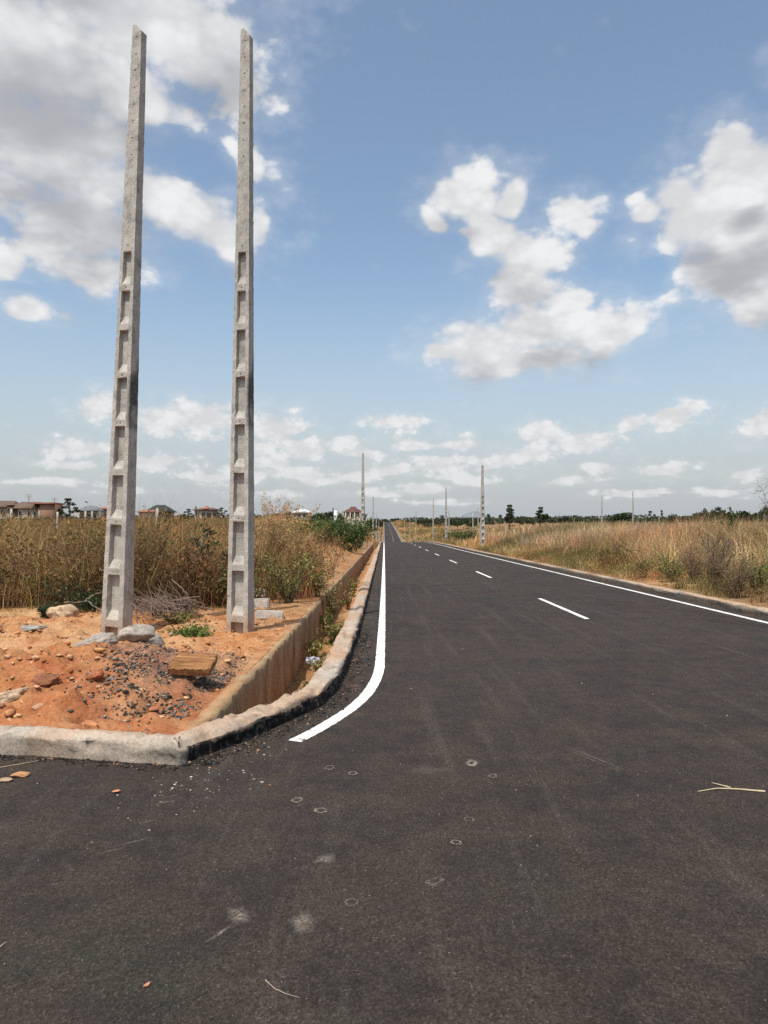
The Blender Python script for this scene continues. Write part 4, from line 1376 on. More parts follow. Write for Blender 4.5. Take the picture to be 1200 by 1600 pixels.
shrub('green_bush', sh(560, 62), 62, 2.2, 1.4, 16, 30, .2, G1 + G2, 'light green bush at the foot of the tall thin pole')
shrub('weed', sh(303, 10.3), 10.3, .16, .34, 18, 16, .05, [(.10, .17, .03), (.16, .22, .05), (.07, .11, .025)], 'low bright green weed patch on the dirt between the two tall poles', 'plant')
shrub('weed', sh(72, 11.8), 11.8, .36, .22, 9, 24, .045, DK, 'small dark green plant growing from the dirt left of the left tall pole', 'plant')
shrub('weed', sh(275, 11.3), 11.3, .2, .3, 9, 14, .05, [OLIVE, YGREEN], 'faded olive weed patch behind the bright green weeds', 'plant')
shrub('dark_bush', sh(118, 13.0), 13.0, .55, .75, 14, 22, .06, DK + [(.08, .06, .03)], 'dark low bush in the shade left of the left tall pole')
shrub('dark_bush', sh(140, 12.55), 12.55, .42, .4, 10, 20, .055, DK, 'small dark leafy bush close to the left tall pole')
shrub('dark_bush', sh(20, 13.4), 13.4, .75, .9, 14, 22, .06, [(.06, .04, .022), (.04, .05, .02)], 'dark brown bush at the left edge above the dirt')
zc = lambda y: float(prof(y)) - .45
for y_, x_, h_, lab in [(10.6, -.92, .30, 'small weed clump in the drain halfway between the litter and the gap'), (14.0, -.95, .42, 'leafy yellowish weeds against the kerb in the drain near the gap'), (19.5, -1.0, .6, 'dry straw coloured weeds in the drain beyond the gap'), (24.0, -1.05, .7, 'farther dry weeds standing in the drain'), (12.0, -1.2, .3, 'low dark weeds at the foot of the drain wall')]:
    shrub('drain_weed', x_, y_, h_, .24, 9, 18, .05, G2 + [STRAW], lab, 'plant', z=zc(y_) - .03)
for px, Y, h, lab in [(519, 13.0, .38, 'yellow green weeds growing in the drain beside the kerb'), (512, 15.2, .5, 'green weed clump in the drain below the gap in its wall'),
                      (478, 6.9, .18, 'small dark green weeds in the near end of the drain'), (497, 8.9, .22, 'tiny green weeds beside the litter in the drain')]:
    X_ = min(-.86, max(-1.22, sh(px, Y)))
    shrub('drain_weed', X_, Y, h, .22, 9, 18, .05, G2, lab, 'plant', z=zc(Y) - .02)
shrub('drain_weed', -1.28, 17.2, 1.0, .35, 9, 20, .055, G2 + [STRAW], 'tall pale weeds leaning out over the gap in the drain wall', 'plant', z=float(prof(17.2)) - .5)
# right side
shrub('sapling', sh(1140, 27), 27, 1.85, .34, 10, 46, .10, [(.045, .095, .022), (.07, .13, .03), (.03, .06, .018)], 'fresh green sapling standing out of the straw grass at the right', low=.3)
shrub('green_bush', sh(1050, 20.5), 20.5, .85, .6, 14, 22, .06, G2, 'yellow green weedy bush above the bare soil patch at the right kerb')
shrub('green_bush', sh(1182, 16.3), 16.3, .9, .5, 12, 22, .06, G1 + G2, 'bright green bush at the right edge of the field')
shrub('green_bush', sh(1006, 22.5), 22.5, .65, .35, 9, 20, .055, [OLIVE, (.07, .07, .03)], 'small dark olive bush left of the yellow green weedy bush')
shrub('green_bush', sh(728, 85), 85, 1.5, 2.2, 16, 30, .24, G1 + [OLIVE], 'dark green spreading bush in the grass left of the thick pale pole')
shrub('green_bush', sh(938, 24), 24, .6, .5, 10, 20, .06, G2 + [STRAW], 'low green and straw bush on the right verge in the middle of the field edge')
for px, Y, h, lab in [(1118, 17.5, 1.55, 'grey leafless twiggy shrub in front of the sapling at the right'), (1150, 15.8, 1.2, 'lower grey brown twiggy shrub close to the right edge'),
                      (1085, 19.5, 1.15, 'brown bare twiggy shrub right of the yellow green weedy bush')]:
    shrub('bare_shrub', sh(px, Y), Y, h, .55, 34, 5, .04, [(.16, .11, .06), (.10, .08, .04)], lab, 'shrub', stem=(.19, .135, .080), mat='grass')
# bare reddish tree at the right edge
root = empty('bare_tree', (row_x(1226, 19), 19.0, float(ground_z(row_x(1226, 19), 19))), 0, 'tall bare shrub with sparse reddish twigs at the right edge', 'tree')
S = Acc(); L = Acc(); lp = []
for i in range(5):
    az = R.uniform(0, 2 * pi); P = np.zeros((9, 3)); t = np.linspace(0, 1, 9)
    P[:, 2] = t * R.uniform(2.1, 2.75); P[:, 0] = cos(az) * .4 * t ** 1.5 - .12 * t + R.normal(0, .03, 9); P[:, 1] = sin(az) * .4 * t ** 1.5
    tube(S, P, np.linspace(.014, .004, 9), 4, (.16, .10, .075))
    for _ in range(14):
        k = R.integers(4, 9); d = R.normal(0, 1, 3); d[2] = d[2] * .7 + .1; d /= np.linalg.norm(d)
        q = P[k] + np.linspace(0, 1, 5)[:, None] * d * R.uniform(.15, .45) + R.normal(0, .02, (5, 3))
        tube(S, q, np.linspace(.006, .002, 5), 3, (.17, .11, .08)); lp.append(q[R.integers(1, 5, 8)] + R.normal(0, .05, (8, 3)))
S.build('branches', M['twig'], root)
lp = np.concatenate(lp); leaves(L, lp, .035, pick_cols([(.24, .12, .085), (.16, .09, .07)], [1, 1], len(lp)), .5); L.build('withered_leaves', M['grass'], root)

# plumed grass beside the right tall pole
A = Acc()
bx_, by_ = row_x(413, 15.5), 15.5
N = 150
X_ = bx_ + R.normal(0, .16, N); Y_ = by_ + R.normal(0, .2, N)
C = jitter_cols(np.tile(np.array((.34, .22, .10)), (N, 1)), N)
P = blades(A, np.stack([X_, Y_, ground_z(X_, Y_)], -1), R.uniform(1.4, 2.45, N), np.full(N, .012), R.normal(.2, .8, N), np.abs(R.normal(.26, .12, N)), C, 5)
top = P[:60]; pts = []
for i in range(60):
    f = R.uniform(0, 1, 40)[:, None]; pts.append(top[i, -2] * (1 - f) + top[i, -1] * f + R.normal(0, .035, (40, 3)))
pts = np.concatenate(pts); leaves(A, pts, .075, jitter_cols(np.tile(np.array((.50, .34, .18)), (len(pts), 1)), len(pts)), .2)
o = A.build('plume_grass', M['grass']); tag(o, 'tall feathery plume grass rising right of the right tall pole', 'grass')
o.data.transform(Matrix.Translation((-bx_, -by_, -float(ground_z(bx_, by_))))); o.location = (bx_, by_, float(ground_z(bx_, by_)))

# heap of dead branches behind the left tall pole
A = Acc()
for i in range(170):
    c = np.array([row_x(R.normal(258, 16), 12.2), 12.1 + R.normal(0, .35), 0]); c[2] = float(ground_z(c[0], c[1])) + R.uniform(.02, .25)
    az = R.normal(2.4, .6); el = R.uniform(-.15, .75); Lh = R.uniform(.4, 1.1)
    d = np.array([cos(az) * cos(el), sin(az) * cos(el) * .6, sin(el)])
    P = c + np.linspace(-.45, .55, 6)[:, None] * d * Lh + R.normal(0, .02, (6, 3))
    P[:, 2] = np.maximum(P[:, 2], float(ground_z(c[0], c[1])) + .01)
    tube(A, P, np.linspace(.009, .003, 6), 4, np.array((.19, .13, .10)) * R.uniform(.5, 1.4))
tag(A.build('brushwood_pile', M['twig']), 'pile of dead greyish brown branches right of the left tall pole', 'branches')
for lab, lst in (('pale forked dead branch lying against the left tall pole at its left', ([(100, 942, 12.5), (133, 938, 12.4), (152, 950, 12.3), (163, 957, 12.2)], [(133, 938, 12.4), (146, 930, 12.4), (160, 925, 12.4)])),
                 ('pale dead branch poking out of the brushwood pile', ([(268, 905, 12.4), (290, 925, 12.4), (300, 940, 12.4)],))):
    A = Acc()
    for pts in lst:
        P = np.array([at_depth(*p) for p in pts]); s_ = np.linspace(0, 1, 12); t = np.linspace(0, 1, len(P))
        Q = np.stack([np.interp(s_, t, P[:, i]) for i in range(3)], -1); Q[1:] += R.normal(0, .008, (11, 3))
        tube(A, Q, np.linspace(.014, .006, 12), 5, (.30, .22, .16))
    tag(A.build('dead_branch', M['twig']), lab, 'branch')


# ------------------------------------------------------------------ trees on the skyline
def tree_proto(name, h, cr, trunk_h, shape, pal, nlf=1100, lsz=.5, clumps=16, dense=1.0):
    root = empty(name, (0, 0, -50))
    T = Acc(); L = Acc()
    t = np.linspace(0, 1, 8)
    P = np.stack([R.normal(0, .015 * h, 8) * t, R.normal(0, .015 * h, 8) * t, t * h * .85], -1); P[0, 2] = -.3
    tube(T, P, np.linspace(.035 * h, .008 * h, 8), 7, (.12, .09, .065))
    pts = []
    for i in range(clumps):
        if shape == 'round':
            d = R.normal(size=3); d /= np.linalg.norm(d); d[2] = abs(d[2]) * 1.0 - .25
            c = np.array([0, 0, trunk_h + (h - trunk_h) * .42]) + d * np.array([cr, cr, (h - trunk_h) * .5]) * R.uniform(.45, .9)
            s = cr * R.uniform(.22, .40)
        elif shape == 'tier':
            q = R.uniform(0, 1); az = R.uniform(0, 2 * pi)
            c = np.array([cos(az), sin(az), 0]) * cr * (1 - .65 * q) * R.uniform(.3, 1) + np.array([0, 0, trunk_h + (h - trunk_h) * (q * .92)])
            s = cr * R.uniform(.16, .28)
        else:                                   # wide, layered crown
            az = R.uniform(0, 2 * pi); rr = cr * sqrt(R.uniform(0, 1))
            c = np.array([cos(az) * rr, sin(az) * rr, h - (rr / cr) ** 2 * (h - trunk_h) * .75 - R.uniform(0, .18) * h])
            s = cr * R.uniform(.18, .30)
        k0 = P[min(7, int(3 + 4 * R.random()))]
        m = (k0 + c) / 2 + R.normal(0, .04 * h, 3)
        tube(T, np.array([k0, m, c]), np.array([.011, .007, .003]) * h, 4, (.12, .09, .065))
        n_ = int(nlf / clumps * R.uniform(.6, 1.4) * dense)
        q = R.normal(size=(n_, 3)); q /= np.linalg.norm(q, axis=1)[:, None]
        pts.append((c + q * (R.random(n_) ** .5)[:, None] * s * np.array([1.15, 1.15, .75]), R.normal(0, .15)))
    P_ = np.concatenate([p for p, _ in pts]); tone = np.concatenate([np.full(len(p), e) for p, e in pts])
    leaves(L, P_, lsz * R.uniform(.6, 1.4, len(P_)), pick_cols(pal, [1] * len(pal), len(P_), .22) * np.exp(tone)[:, None], .6)
    T.build('trunk', M['bark'], root); L.build('crown', M['leaf'], root)
    return root


def palm_proto():
    root = empty('palm_tree', (0, 0, -50)); T = Acc(); L = Acc()
    t = np.linspace(0, 1, 8); P = np.stack([.25 * t ** 2, 0 * t, t * 8 - .3], -1)
    tube(T, P, np.linspace(.2, .14, 8), 7, (.14, .11, .085))
    for i in range(22):
        az = i * 2.4; el = R.uniform(-.2, 1.1)
        s = np.linspace(0, 1, 7)
        Q = np.stack([cos(az) * cos(el) * 2.6 * s, sin(az) * cos(el) * 2.6 * s, 7.7 + sin(el) * 2.4 * s - 1.5 * s ** 2], -1); Q[:, 0] += .25
        tube(T, Q, .025, 3, (.08, .09, .035))
        w = np.stack([-sin(az) * np.ones(7), cos(az) * np.ones(7), 0 * s], -1)
        for sg in (-1, 1):
            A_ = Q; B_ = Q + sg * w * (.75 * np.sin(pi * (s * .85 + .12)))[:, None]; B_[:, 2] -= .3
            L.add(np.stack([A_, B_], 1).reshape(-1, 3), grid_faces(7, 2), jitter_cols(np.tile(np.array((.035, .06, .02)), (14, 1)), 14, .1))
    T.build('trunk', M['bark'], root); L.build('crown', M['leaf'], root)
    return root


TD = [(.022, .040, .016), (.035, .058, .022), (.05, .07, .028)]
TO = [(.05, .062, .028), (.075, .08, .035), (.035, .045, .02)]
protos = {'round': tree_proto('round_tree', 9, 4.6, 2.2, 'round', TD, 1900, .75, 20),
          'tall': tree_proto('tall_tree', 13, 3.4, 3.5, 'tier', TD, 1700, .75, 30),
          'wide': tree_proto('spreading_tree', 8, 5.5, 2.5, 'wide', TO, 1700, .7, 24),
          'low': tree_proto('low_tree', 5.5, 4.2, .8, 'round', TD + TO, 1200, .5, 20),
          'thin': tree_proto('sparse_tree', 10, 3.2, 3.5, 'wide', TO, 900, .6, 14),
          'palm': palm_proto()}
used = set()


def tree(kind, px, Y, top, label, wpx=None, group='trees on the skyline', sx=None):
    """stand a tree of that kind at distance Y so that its head reaches photo height top"""
    p = protos[kind]
    x = row_x(px, Y); zg = float(ground_z(x, Y))
    zt = at_depth(px, top, Y)[2]
    h = {'round': 9, 'tall': 13, 'wide': 8, 'low': 5.5, 'thin': 10, 'palm': 8.6}[kind]
    cr = {'round': 4.9, 'tall': 3.2, 'wide': 5.8, 'low': 4.5, 'thin': 3.3, 'palm': 2.8}[kind]
    s = max(.25, (zt - zg) / h) * (1.12 if px > 640 else 1.06)
    w = s if wpx is None else (wpx / F * Y / 2) / cr * 1.15
    loc = (x, Y, zg); rot = (0, 0, R.uniform(0, 6.28)); sc = (w, w, s)
    if kind in used:
        o = dup(p, loc, rot, sc)
    else:
        used.add(kind); o = p; o.location = loc; o.rotation_euler = rot; o.scale = sc
    o.name = p.name.split('.')[0]
    return tag(o, label, 'tree', group)


tree('thin', 109, 165, 780, 'small airy tree between the cream house and the grey roofed house', 28)
tree('low', 40, 150, 808, 'dark green bush-like tree in front of the cream walls of the left house', 40)
tree('low', 75, 140, 806, 'leafy low tree hiding the foot of the brown house', 30)
tree('low', 260, 175, 799, 'dark round tree at the right end of the dark green roof', 24)
tree('low', 282, 190, 802, 'low dark tree between the dark green roof and the brown roofed house', 26)
tree('thin', 293, 200, 796, 'wispy bare tree left of the brown roofed bungalow', 18)
tree('thin', 348, 200, 794, 'wispy thin tree right of the brown roofed bungalow', 16)
tree('low', 430, 320, 800, 'olive tree left of the white roof', 34)
tree('round', 451, 330, 796, 'round dark tree touching the left end of the white roof', 14)
tree('low', 497, 300, 799, 'dark tree just right of the white roof', 24)
tree('round', 513, 320, 795, 'rounded dark tree left of the white tower', 12)
tree('tall', 520.5, 320, 795, 'narrow dark tree against the white tower', 4)
tree('low', 532, 270, 797, 'dark tree left of the maroon roof', 14)
tree('low', 578, 300, 806, 'dark tree between the maroon house and the road poles', 20)
tree('low', 590, 380, 808, 'low tree beside the far end of the road, left', 16)
tree('low', 604, 780, 812, 'tiny tree mass closing the road end on the left', 12)
tree('round', 617, 720, 809, 'rounded dark tree at the far end of the road', 14)
for px, Y, top, kind, w, lab in [
    (638, 600, 812, 'low', 16, 'first low tree right of the road end'),
    (655, 500, 811, 'low', 18, 'low tree behind the slim pale poles'),
    (668, 480, 811, 'round', 14, 'dark tree just left of the pole pair right of the road'),
    (688, 420, 807, 'thin', 18, 'hazy olive tree between the dark grey pole and the pale one'),
    (703, 380, 810, 'round', 9, 'small dark tree right of the dark grey pole'),
    (715, 330, 811, 'round', 15, 'dark rounded tree left of the grey hill'),
    (727.5, 340, 807, 'round', 9, 'upright dark tree at the left foot of the grey hill'),
    (741, 330, 812, 'low', 14, 'low tree in front of the grey hill'),
    (763, 300, 805, 'palm', 7, 'small palm just right of the thick pale pole'),
    (782, 300, 806, 'palm', 7, 'small palm left of the tallest dark tree'),
    (796, 300, 792, 'tall', 18, 'tallest dark layered tree on the right skyline'),
    (812, 300, 808, 'low', 16, 'low dark tree right of the tallest tree'),
    (827, 310, 811, 'low', 16, 'low dark tree midway between the two tall dark trees'),
    (844, 300, 795, 'tall', 16, 'second tall dark tree, right of the tallest one'),
    (852, 305, 800, 'round', 10, 'dark tree leaning on the second tall dark tree'),
    (865, 300, 809, 'palm', 7, 'small palm right of the second tall dark tree'),
    (880, 300, 806, 'round', 15, 'dark tree left of the thin dark pole'),
    (897, 310, 808, 'round', 16, 'dark tree second left from the thin dark pole'),
    (912, 300, 808, 'low', 18, 'low dark tree third left from the round dark tree'),
    (927, 300, 809, 'low', 16, 'low tree just left of the thin dark pole'),
    (971, 170, 797, 'round', 34, 'broad round dark tree crown behind the grass, at the thicker dark pole'),
    (955, 180, 803, 'low', 18, 'low flank tree on the left of the broad round tree'),
    (1018, 150, 801, 'thin', 14, 'wispy sparse tree right of the thicker dark pole'),
    (1034, 150, 800, 'thin', 10, 'sparse airy tree with two small heads over the grass'),
    (1052, 160, 802, 'low', 22, 'dark tree at the left end of the right hand tree belt'),
    (1075, 150, 803, 'round', 22, 'second dark tree of the right hand tree belt'),
    (1098, 140, 800, 'wide', 30, 'spreading olive tree of the right hand belt'),
    (1122, 130, 797, 'wide', 30, 'spreading tree behind the fresh green sapling'),
    (1150, 130, 794, 'round', 34, 'highest dark tree of the right hand belt'),
    (1172, 140, 796, 'round', 26, 'dark tree at the right end of the belt'),
    (1200, 140, 797, 'wide', 30, 'olive tree cut by the right edge of the picture')]:
    tree(kind, px, Y, top, lab, w)
for k in protos:
    if k not in used:
        for c in list(protos[k].children): bpy.data.objects.remove(c)
        bpy.data.objects.remove(protos[k])

# continuous far wood closing the horizon
A = Acc()
th = np.concatenate([R.uniform(-1.2, 1.2, 2600)]); d_ = R.uniform(430, 900, 2600)
X_ = np.sin(th) * d_; Y_ = np.cos(th) * d_
k = (np.abs(X_ - 3) > 24) | (Y_ > 760)
X_, Y_ = X_[k], Y_[k]
H_ = R.uniform(2, 5.2, len(X_)) * (1 + .6 * fbm(X_ * .01, Y_ * .01, 201, 3))
n_ = 26
C_ = np.stack([np.repeat(X_, n_), np.repeat(Y_, n_), np.repeat(ground_z(X_, Y_), n_)], -1)
q = R.normal(size=(len(C_), 3)); q /= np.linalg.norm(q, axis=1)[:, None]
C_ += q * np.stack([np.repeat(H_ * .9, n_)] * 3, -1) * np.array([1, 1, .5]); C_[:, 2] += np.repeat(H_ * .5, n_)
leaves(A, C_, R.uniform(1.2, 2.8, len(C_)), np.repeat(pick_cols([(.05, .06, .035), (.04, .055, .03), (.07, .07, .04)], [1, 1, 1], len(X_), .2), n_, 0), .6)
tag(A.build('far_woods', M['leaf']), 'continuous belt of far dark trees along the horizon', 'woods', kind='stuff')

# granite hill on the right, blue distance haze put into its colour
hx, hy = np.meshgrid(np.linspace(-1, 1, 60), np.linspace(-1, 1, 30))
hr = np.sqrt(hx ** 2 + hy ** 2)
hz = 50 * np.clip(1 - hr ** 1.6, 0, 1) ** .8 * (1 - .25 * hx) + 10 * fbm(hx * 3, hy * 3, 211, 4) * np.clip(1 - hr, 0, 1) - 6
A = Acc(); A.add(np.stack([hx * 105, hy * 90, hz], -1).reshape(-1, 3), grid_faces(30, 60))
h_o = A.build('hill', M['rock_hill'], smooth=True, loc=(row_x(744, 3600), 3600, -3)); tag(h_o, kind='structure')

# ------------------------------------------------------------------ houses
def hip_roof(acc, x0, x1, y0, y1, z0, z1, ridge=.35, over=.6, thick=.18):
    """hipped roof over the rectangle; ridge is the share of the length the ridge keeps"""
    x0 -= over; x1 += over; y0 -= over; y1 += over
    cx, cy = (x0 + x1) / 2, (y0 + y1) / 2; rl = (x1 - x0) * ridge / 2
    v = [(x0, y0, z0), (x1, y0, z0), (x1, y1, z0), (x0, y1, z0), (x0, y0, z0 + thick), (x1, y0, z0 + thick), (x1, y1, z0 + thick), (x0, y1, z0 + thick), (cx - rl, cy, z1), (cx + rl, cy, z1)]
    acc.add(v, [[0, 3, 2, 1], [0, 1, 5, 4], [1, 2, 6, 5], [2, 3, 7, 6], [3, 0, 4, 7], [4, 5, 9, 8], [6, 7, 8, 9]])
    acc.add([v[5], v[6], v[9]], [[0, 1, 2]]); acc.add([v[7], v[4], v[8]], [[0, 1, 2]])


def window(root, x, z, w, h, y, frame='plaster', cols=2):
    f = Acc(); t = .09
    box(f, x - w / 2 - t, x + w / 2 + t, y - .08, y - .002, z + h / 2, z + h / 2 + t); box(f, x - w / 2 - t, x + w / 2 + t, y - .14, y - .002, z - h / 2 - t, z - h / 2)
    box(f, x - w / 2 - t, x - w / 2, y - .08, y - .002, z - h / 2, z + h / 2); box(f, x + w / 2, x + w / 2 + t, y - .08, y - .002, z - h / 2, z + h / 2)
    for i in range(1, cols):
        xx = x - w / 2 + w * i / cols; box(f, xx - .03, xx + .03, y - .07, y - .012, z - h / 2, z + h / 2)
    fo = f.build('window', M[frame], root)
    g = Acc(); box(g, x - w / 2, x + w / 2, y - .03, y - .004, z - h / 2, z + h / 2); g.build('pane', M['glass'], fo)


def door(root, x, w, h, y, z0=0):
    g = Acc(); box(g, x - w / 2, x + w / 2, y - .05, y - .003, z0, z0 + h); d = g.build('door', M['roof_dark'], root)
    k = Acc(); box(k, x + w * .32, x + w * .38, y - .09, y - .051, z0 + h * .45, z0 + h * .5); k.build('handle', M['rust'], d)


def house_root(name, px, Y, label, zb=None, rz=None):
    x = row_x(px, Y); zg = float(ground_z(x, Y)) if zb is None else zb
    return empty(name, (x, Y, zg), -atan(x / Y) * .5 if rz is None else rz, label, 'house')


def zrel(py, Y, root): return float(at_depth(600, py, Y)[2] - root.location.z)


def bungalow(px0, px1, py_ridge, py_eave, Y, roofm, wallm, label, ridge=.4, over=.7, nwin=3, frame='plaster', depth=.8, doorat=None):
    root = house_root('house', (px0 + px1) / 2, Y, label)
    w = (px1 - px0) / F * Y - 2 * over; d = max(6, w * depth)
    ze, zr = zrel(py_eave, Y, root), zrel(py_ridge, Y, root)
    zr = zr + (zr - ze) * .04
    a = Acc(); box(a, -w / 2, w / 2, 0, d, -1.5, ze + .05); a.build('wall', M[wallm], root)
    a = Acc(); hip_roof(a, -w / 2, w / 2, 0, d, ze, zr, ridge, over); a.build('roof', M[roofm], root)
    for i in range(nwin):
        x = -w / 2 + w * (i + .5) / nwin
        if doorat == i: door(root, x, 1.1, 2.1, 0, max(0, ze - 2.9))
        else: window(root, x, ze - 1.25, min(1.5, w / nwin * .5), 1.2, 0, frame)
    return root, w, d, ze, zr


# cream house with brown roofs at the left edge
Y = 160
r = house_root('house', 42, Y, 'large cream walled house with brown roofs and arched openings at the left edge')
def X(px): return (px - 42) / F * Y
za, zr, zrt = zrel(795, Y, r), zrel(781.5, Y, r), zrel(787, Y, r)
a = Acc(); box(a, X(-45), X(20), 1.2, 11, -1.5, zrel(793, Y, r)); box(a, X(20.2), X(61), 0, 10.9, -1.5, za)
a.build('wall', M['plaster'], r)
a = Acc(); box(a, X(61.3), X(82), -.6, 9, -1.5, zrel(787.6, Y, r)); a.build('side_wing', M['brickwall'], r)
a = Acc(); hip_roof(a, X(-45), X(20), 1.2, 11, zrel(793, Y, r), zr, .75, .5); hip_roof(a, X(18), X(61), 0, 10.9, za, zr - .25, .55, .5); a.build('roof', M['roof_brown'], r)
a = Acc(); box(a, X(48), X(85), -1.1, 9.6, zrel(787.4, Y, r), zrel(785.8, Y, r)); a.build('parapet', M['roof_red'], r)
a = Acc(); hip_roof(a, X(49), X(84), -.9, 9.4, zrel(785.7, Y, r), zrel(784.2, Y, r), .6, .1, .1); a.build('wing_roof', M['roof_red'], r)
a = Acc(); hip_roof(a, X(13), X(20), -.1, 2.6, zrel(790, Y, r), zrel(787, Y, r), .2, .25, .1); box(a, X(14), X(19), 0, 2.2, zrel(793.5, Y, r), zrel(790, Y, r)); a.build('dormer', M['roof_brown'], r)
for px, w in ((26, .85), (32.5, .5), (45.5, .55), (54, .55)):
    if px == 26: door(r, X(px), .9, 2.0, 0, zrel(807, Y, r))
    else: window(r, X(px), zrel(802.5, Y, r), w, .95, 0, 'plaster', 1)
window(r, X(6), zrel(801, Y, r), .9, 1.0, 1.2, 'plaster')
for px in (20.6, 60.6):
    a = Acc(); box(a, X(px) - .22, X(px) + .22, -.55, -.12, -1.5, za - .02); a.build('column', M['plaster'], r)
for px in (38, 76):
    a = Acc(); zt = zrel(772 if px == 38 else 777, Y, r); tube(a, [[X(px), 4, zr - 1.2], [X(px), 4, zt]], .05, 5)
    for q in range(4): tube(a, [[X(px) - .7 + .1 * q, 4, zt - .35 * q], [X(px) + .7 - .1 * q, 4, zt - .35 * q]], .03, 4)
    a.build('aerial', M['rust'], r)
# others
rt, w, d, ze, zr = bungalow(121, 155, 790.2, 798.6, 175, 'roof_grey', 'plaster', 'house with a blue grey roof and pale porch, right of the small airy tree', .45, .5, 3, 'plaster', doorat=1)
for s in (-.46, -.1, .25):
    a = Acc(); box(a, w * s - .2, w * s + .2, -1.3, -.95, -1.5, ze - .02); a.build('porch_post', M['plaster'], rt)
a = Acc(); V = [(-w * .82, -2.2, ze - 2.6), (-w * .5, -2.2, ze - .25)]
bungalow(148, 180, 791.8, 795.4, 190, 'roof_red', 'brickwall', 'brown walled house with a faded red roof right of the blue grey roof', .6, .4, 3)
rt, w, d, ze, zr = bungalow(226, 270, 789, 800.5, 165, 'roof_dark', 'brickwall', 'house with a steep dark green roof between the two tall poles', .32, .6, 4, 'plaster_grey')
a = Acc(); hip_roof(a, w * .12, w * .42, -1.2, 2.4, ze + .1, ze + 1.5, .2, .2); a.build('porch_roof', M['roof_dark'], rt)
bungalow(214, 243, 796.3, 800.6, 150, 'roof_red', 'plaster', 'small house with a pale red roof just right of the left tall pole', .5, .4, 3, doorat=1)
rt, w, d, ze, zr = bungalow(301, 343, 793, 797.2, 200, 'roof_brown', 'plaster', 'low bungalow with a flat brown hipped roof between the two tall poles', .35, .6, 4, doorat=2)
a = Acc(); hip_roof(a, -w * .12, w * .1, -.8, 3, ze + .3, ze + 1.35, .2, .2); a.build('porch_roof', M['roof_red'], rt)
rt, w, d, ze, zr = bungalow(455, 488, 796.0, 801.2, 310, 'roof_white', 'plaster_grey', 'house with a gleaming white domed roof beyond the orange earth heap', .3, .6, 4)
a = Acc(); hip_roof(a, -w * .3, w * .25, -.5, d * .6, ze + .35, zr + .15, .25, .1); a.build('upper_roof', M['roof_white'], rt)
rt, w, d, ze, zr = bungalow(535, 568, 795.0, 800.8, 300, 'roof_maroon', 'plaster', 'house with a two tier maroon hipped roof left of the tall thin pole', .42, .7, 4, 'plaster')
a = Acc(); hip_roof(a, -w * .22, w * .22, d * .25, d * .75, zr - .9, zrel(791.4, 300, rt), .55, .3); a.build('upper_roof', M['roof_maroon'], rt)
for s in (-.4, -.15, .1, .4):
    a = Acc(); box(a, w * s - .2, w * s + .2, -.9, -.5, -1.5, ze - .02); a.build('column', M['plaster'], rt)
# white tower
Y = 305; x = row_x(524.5, Y)
rt = empty('water_tower', (x, Y, float(ground_z(x, Y))), 0, 'plain white square tower left of the maroon roofed house', 'tower')
zt = zrel(796.2, Y, rt)
a = Acc(); box(a, -.72, .72, -.7, .7, -1, zt); a.build('shaft', M['roof_white'], rt)
a = Acc(); box(a, -.85, .85, -.82, .82, zt + .002, zt + .22); a.build('cap', M['roof_white'], rt)
a = Acc(); box(a, .95, 2.1, -.5, .7, -1, zrel(802.5, Y, rt)); a.build('annex', M['roof_white'], rt)
bungalow(560, 574, 801.5, 805, 420, 'roof_grey', 'plaster', 'tiny grey roofed house behind the tall thin pole', .4, .4, 2)

# ------------------------------------------------------------------ sun
SUN = np.array([-.21, -.42, 1.0]); SUN /= np.linalg.norm(SUN)
sun_d = bpy.data.lights.new('sun', 'SUN'); sun_d.energy = 3.0; sun_d.angle = radians(.5); sun_d.color = (1.0, .955, .88)
sun = bpy.data.objects.new('sun', sun_d); COL.objects.link(sun)
from mathutils import Vector
sun.rotation_euler = Vector(SUN).to_track_quat('Z', 'Y').to_euler()

# ------------------------------------------------------------------ sky with cumulus clouds at infinity (by direction, azimuth/elevation)
W = bpy.data.worlds.new('World'); SC.world = W; W.use_nodes = True
wt = W.node_tree; wt.nodes.clear()


def wn(typ, tree=None, **kw):
    nd = (tree or wt).nodes.new(typ)
    for k, v in kw.items(): setattr(nd, k, v)
    return nd


def az_el(px, py):
    d = ray(px, py)
    return atan2(d[0], d[1]), math.asin(d[2] / np.linalg.norm(d))


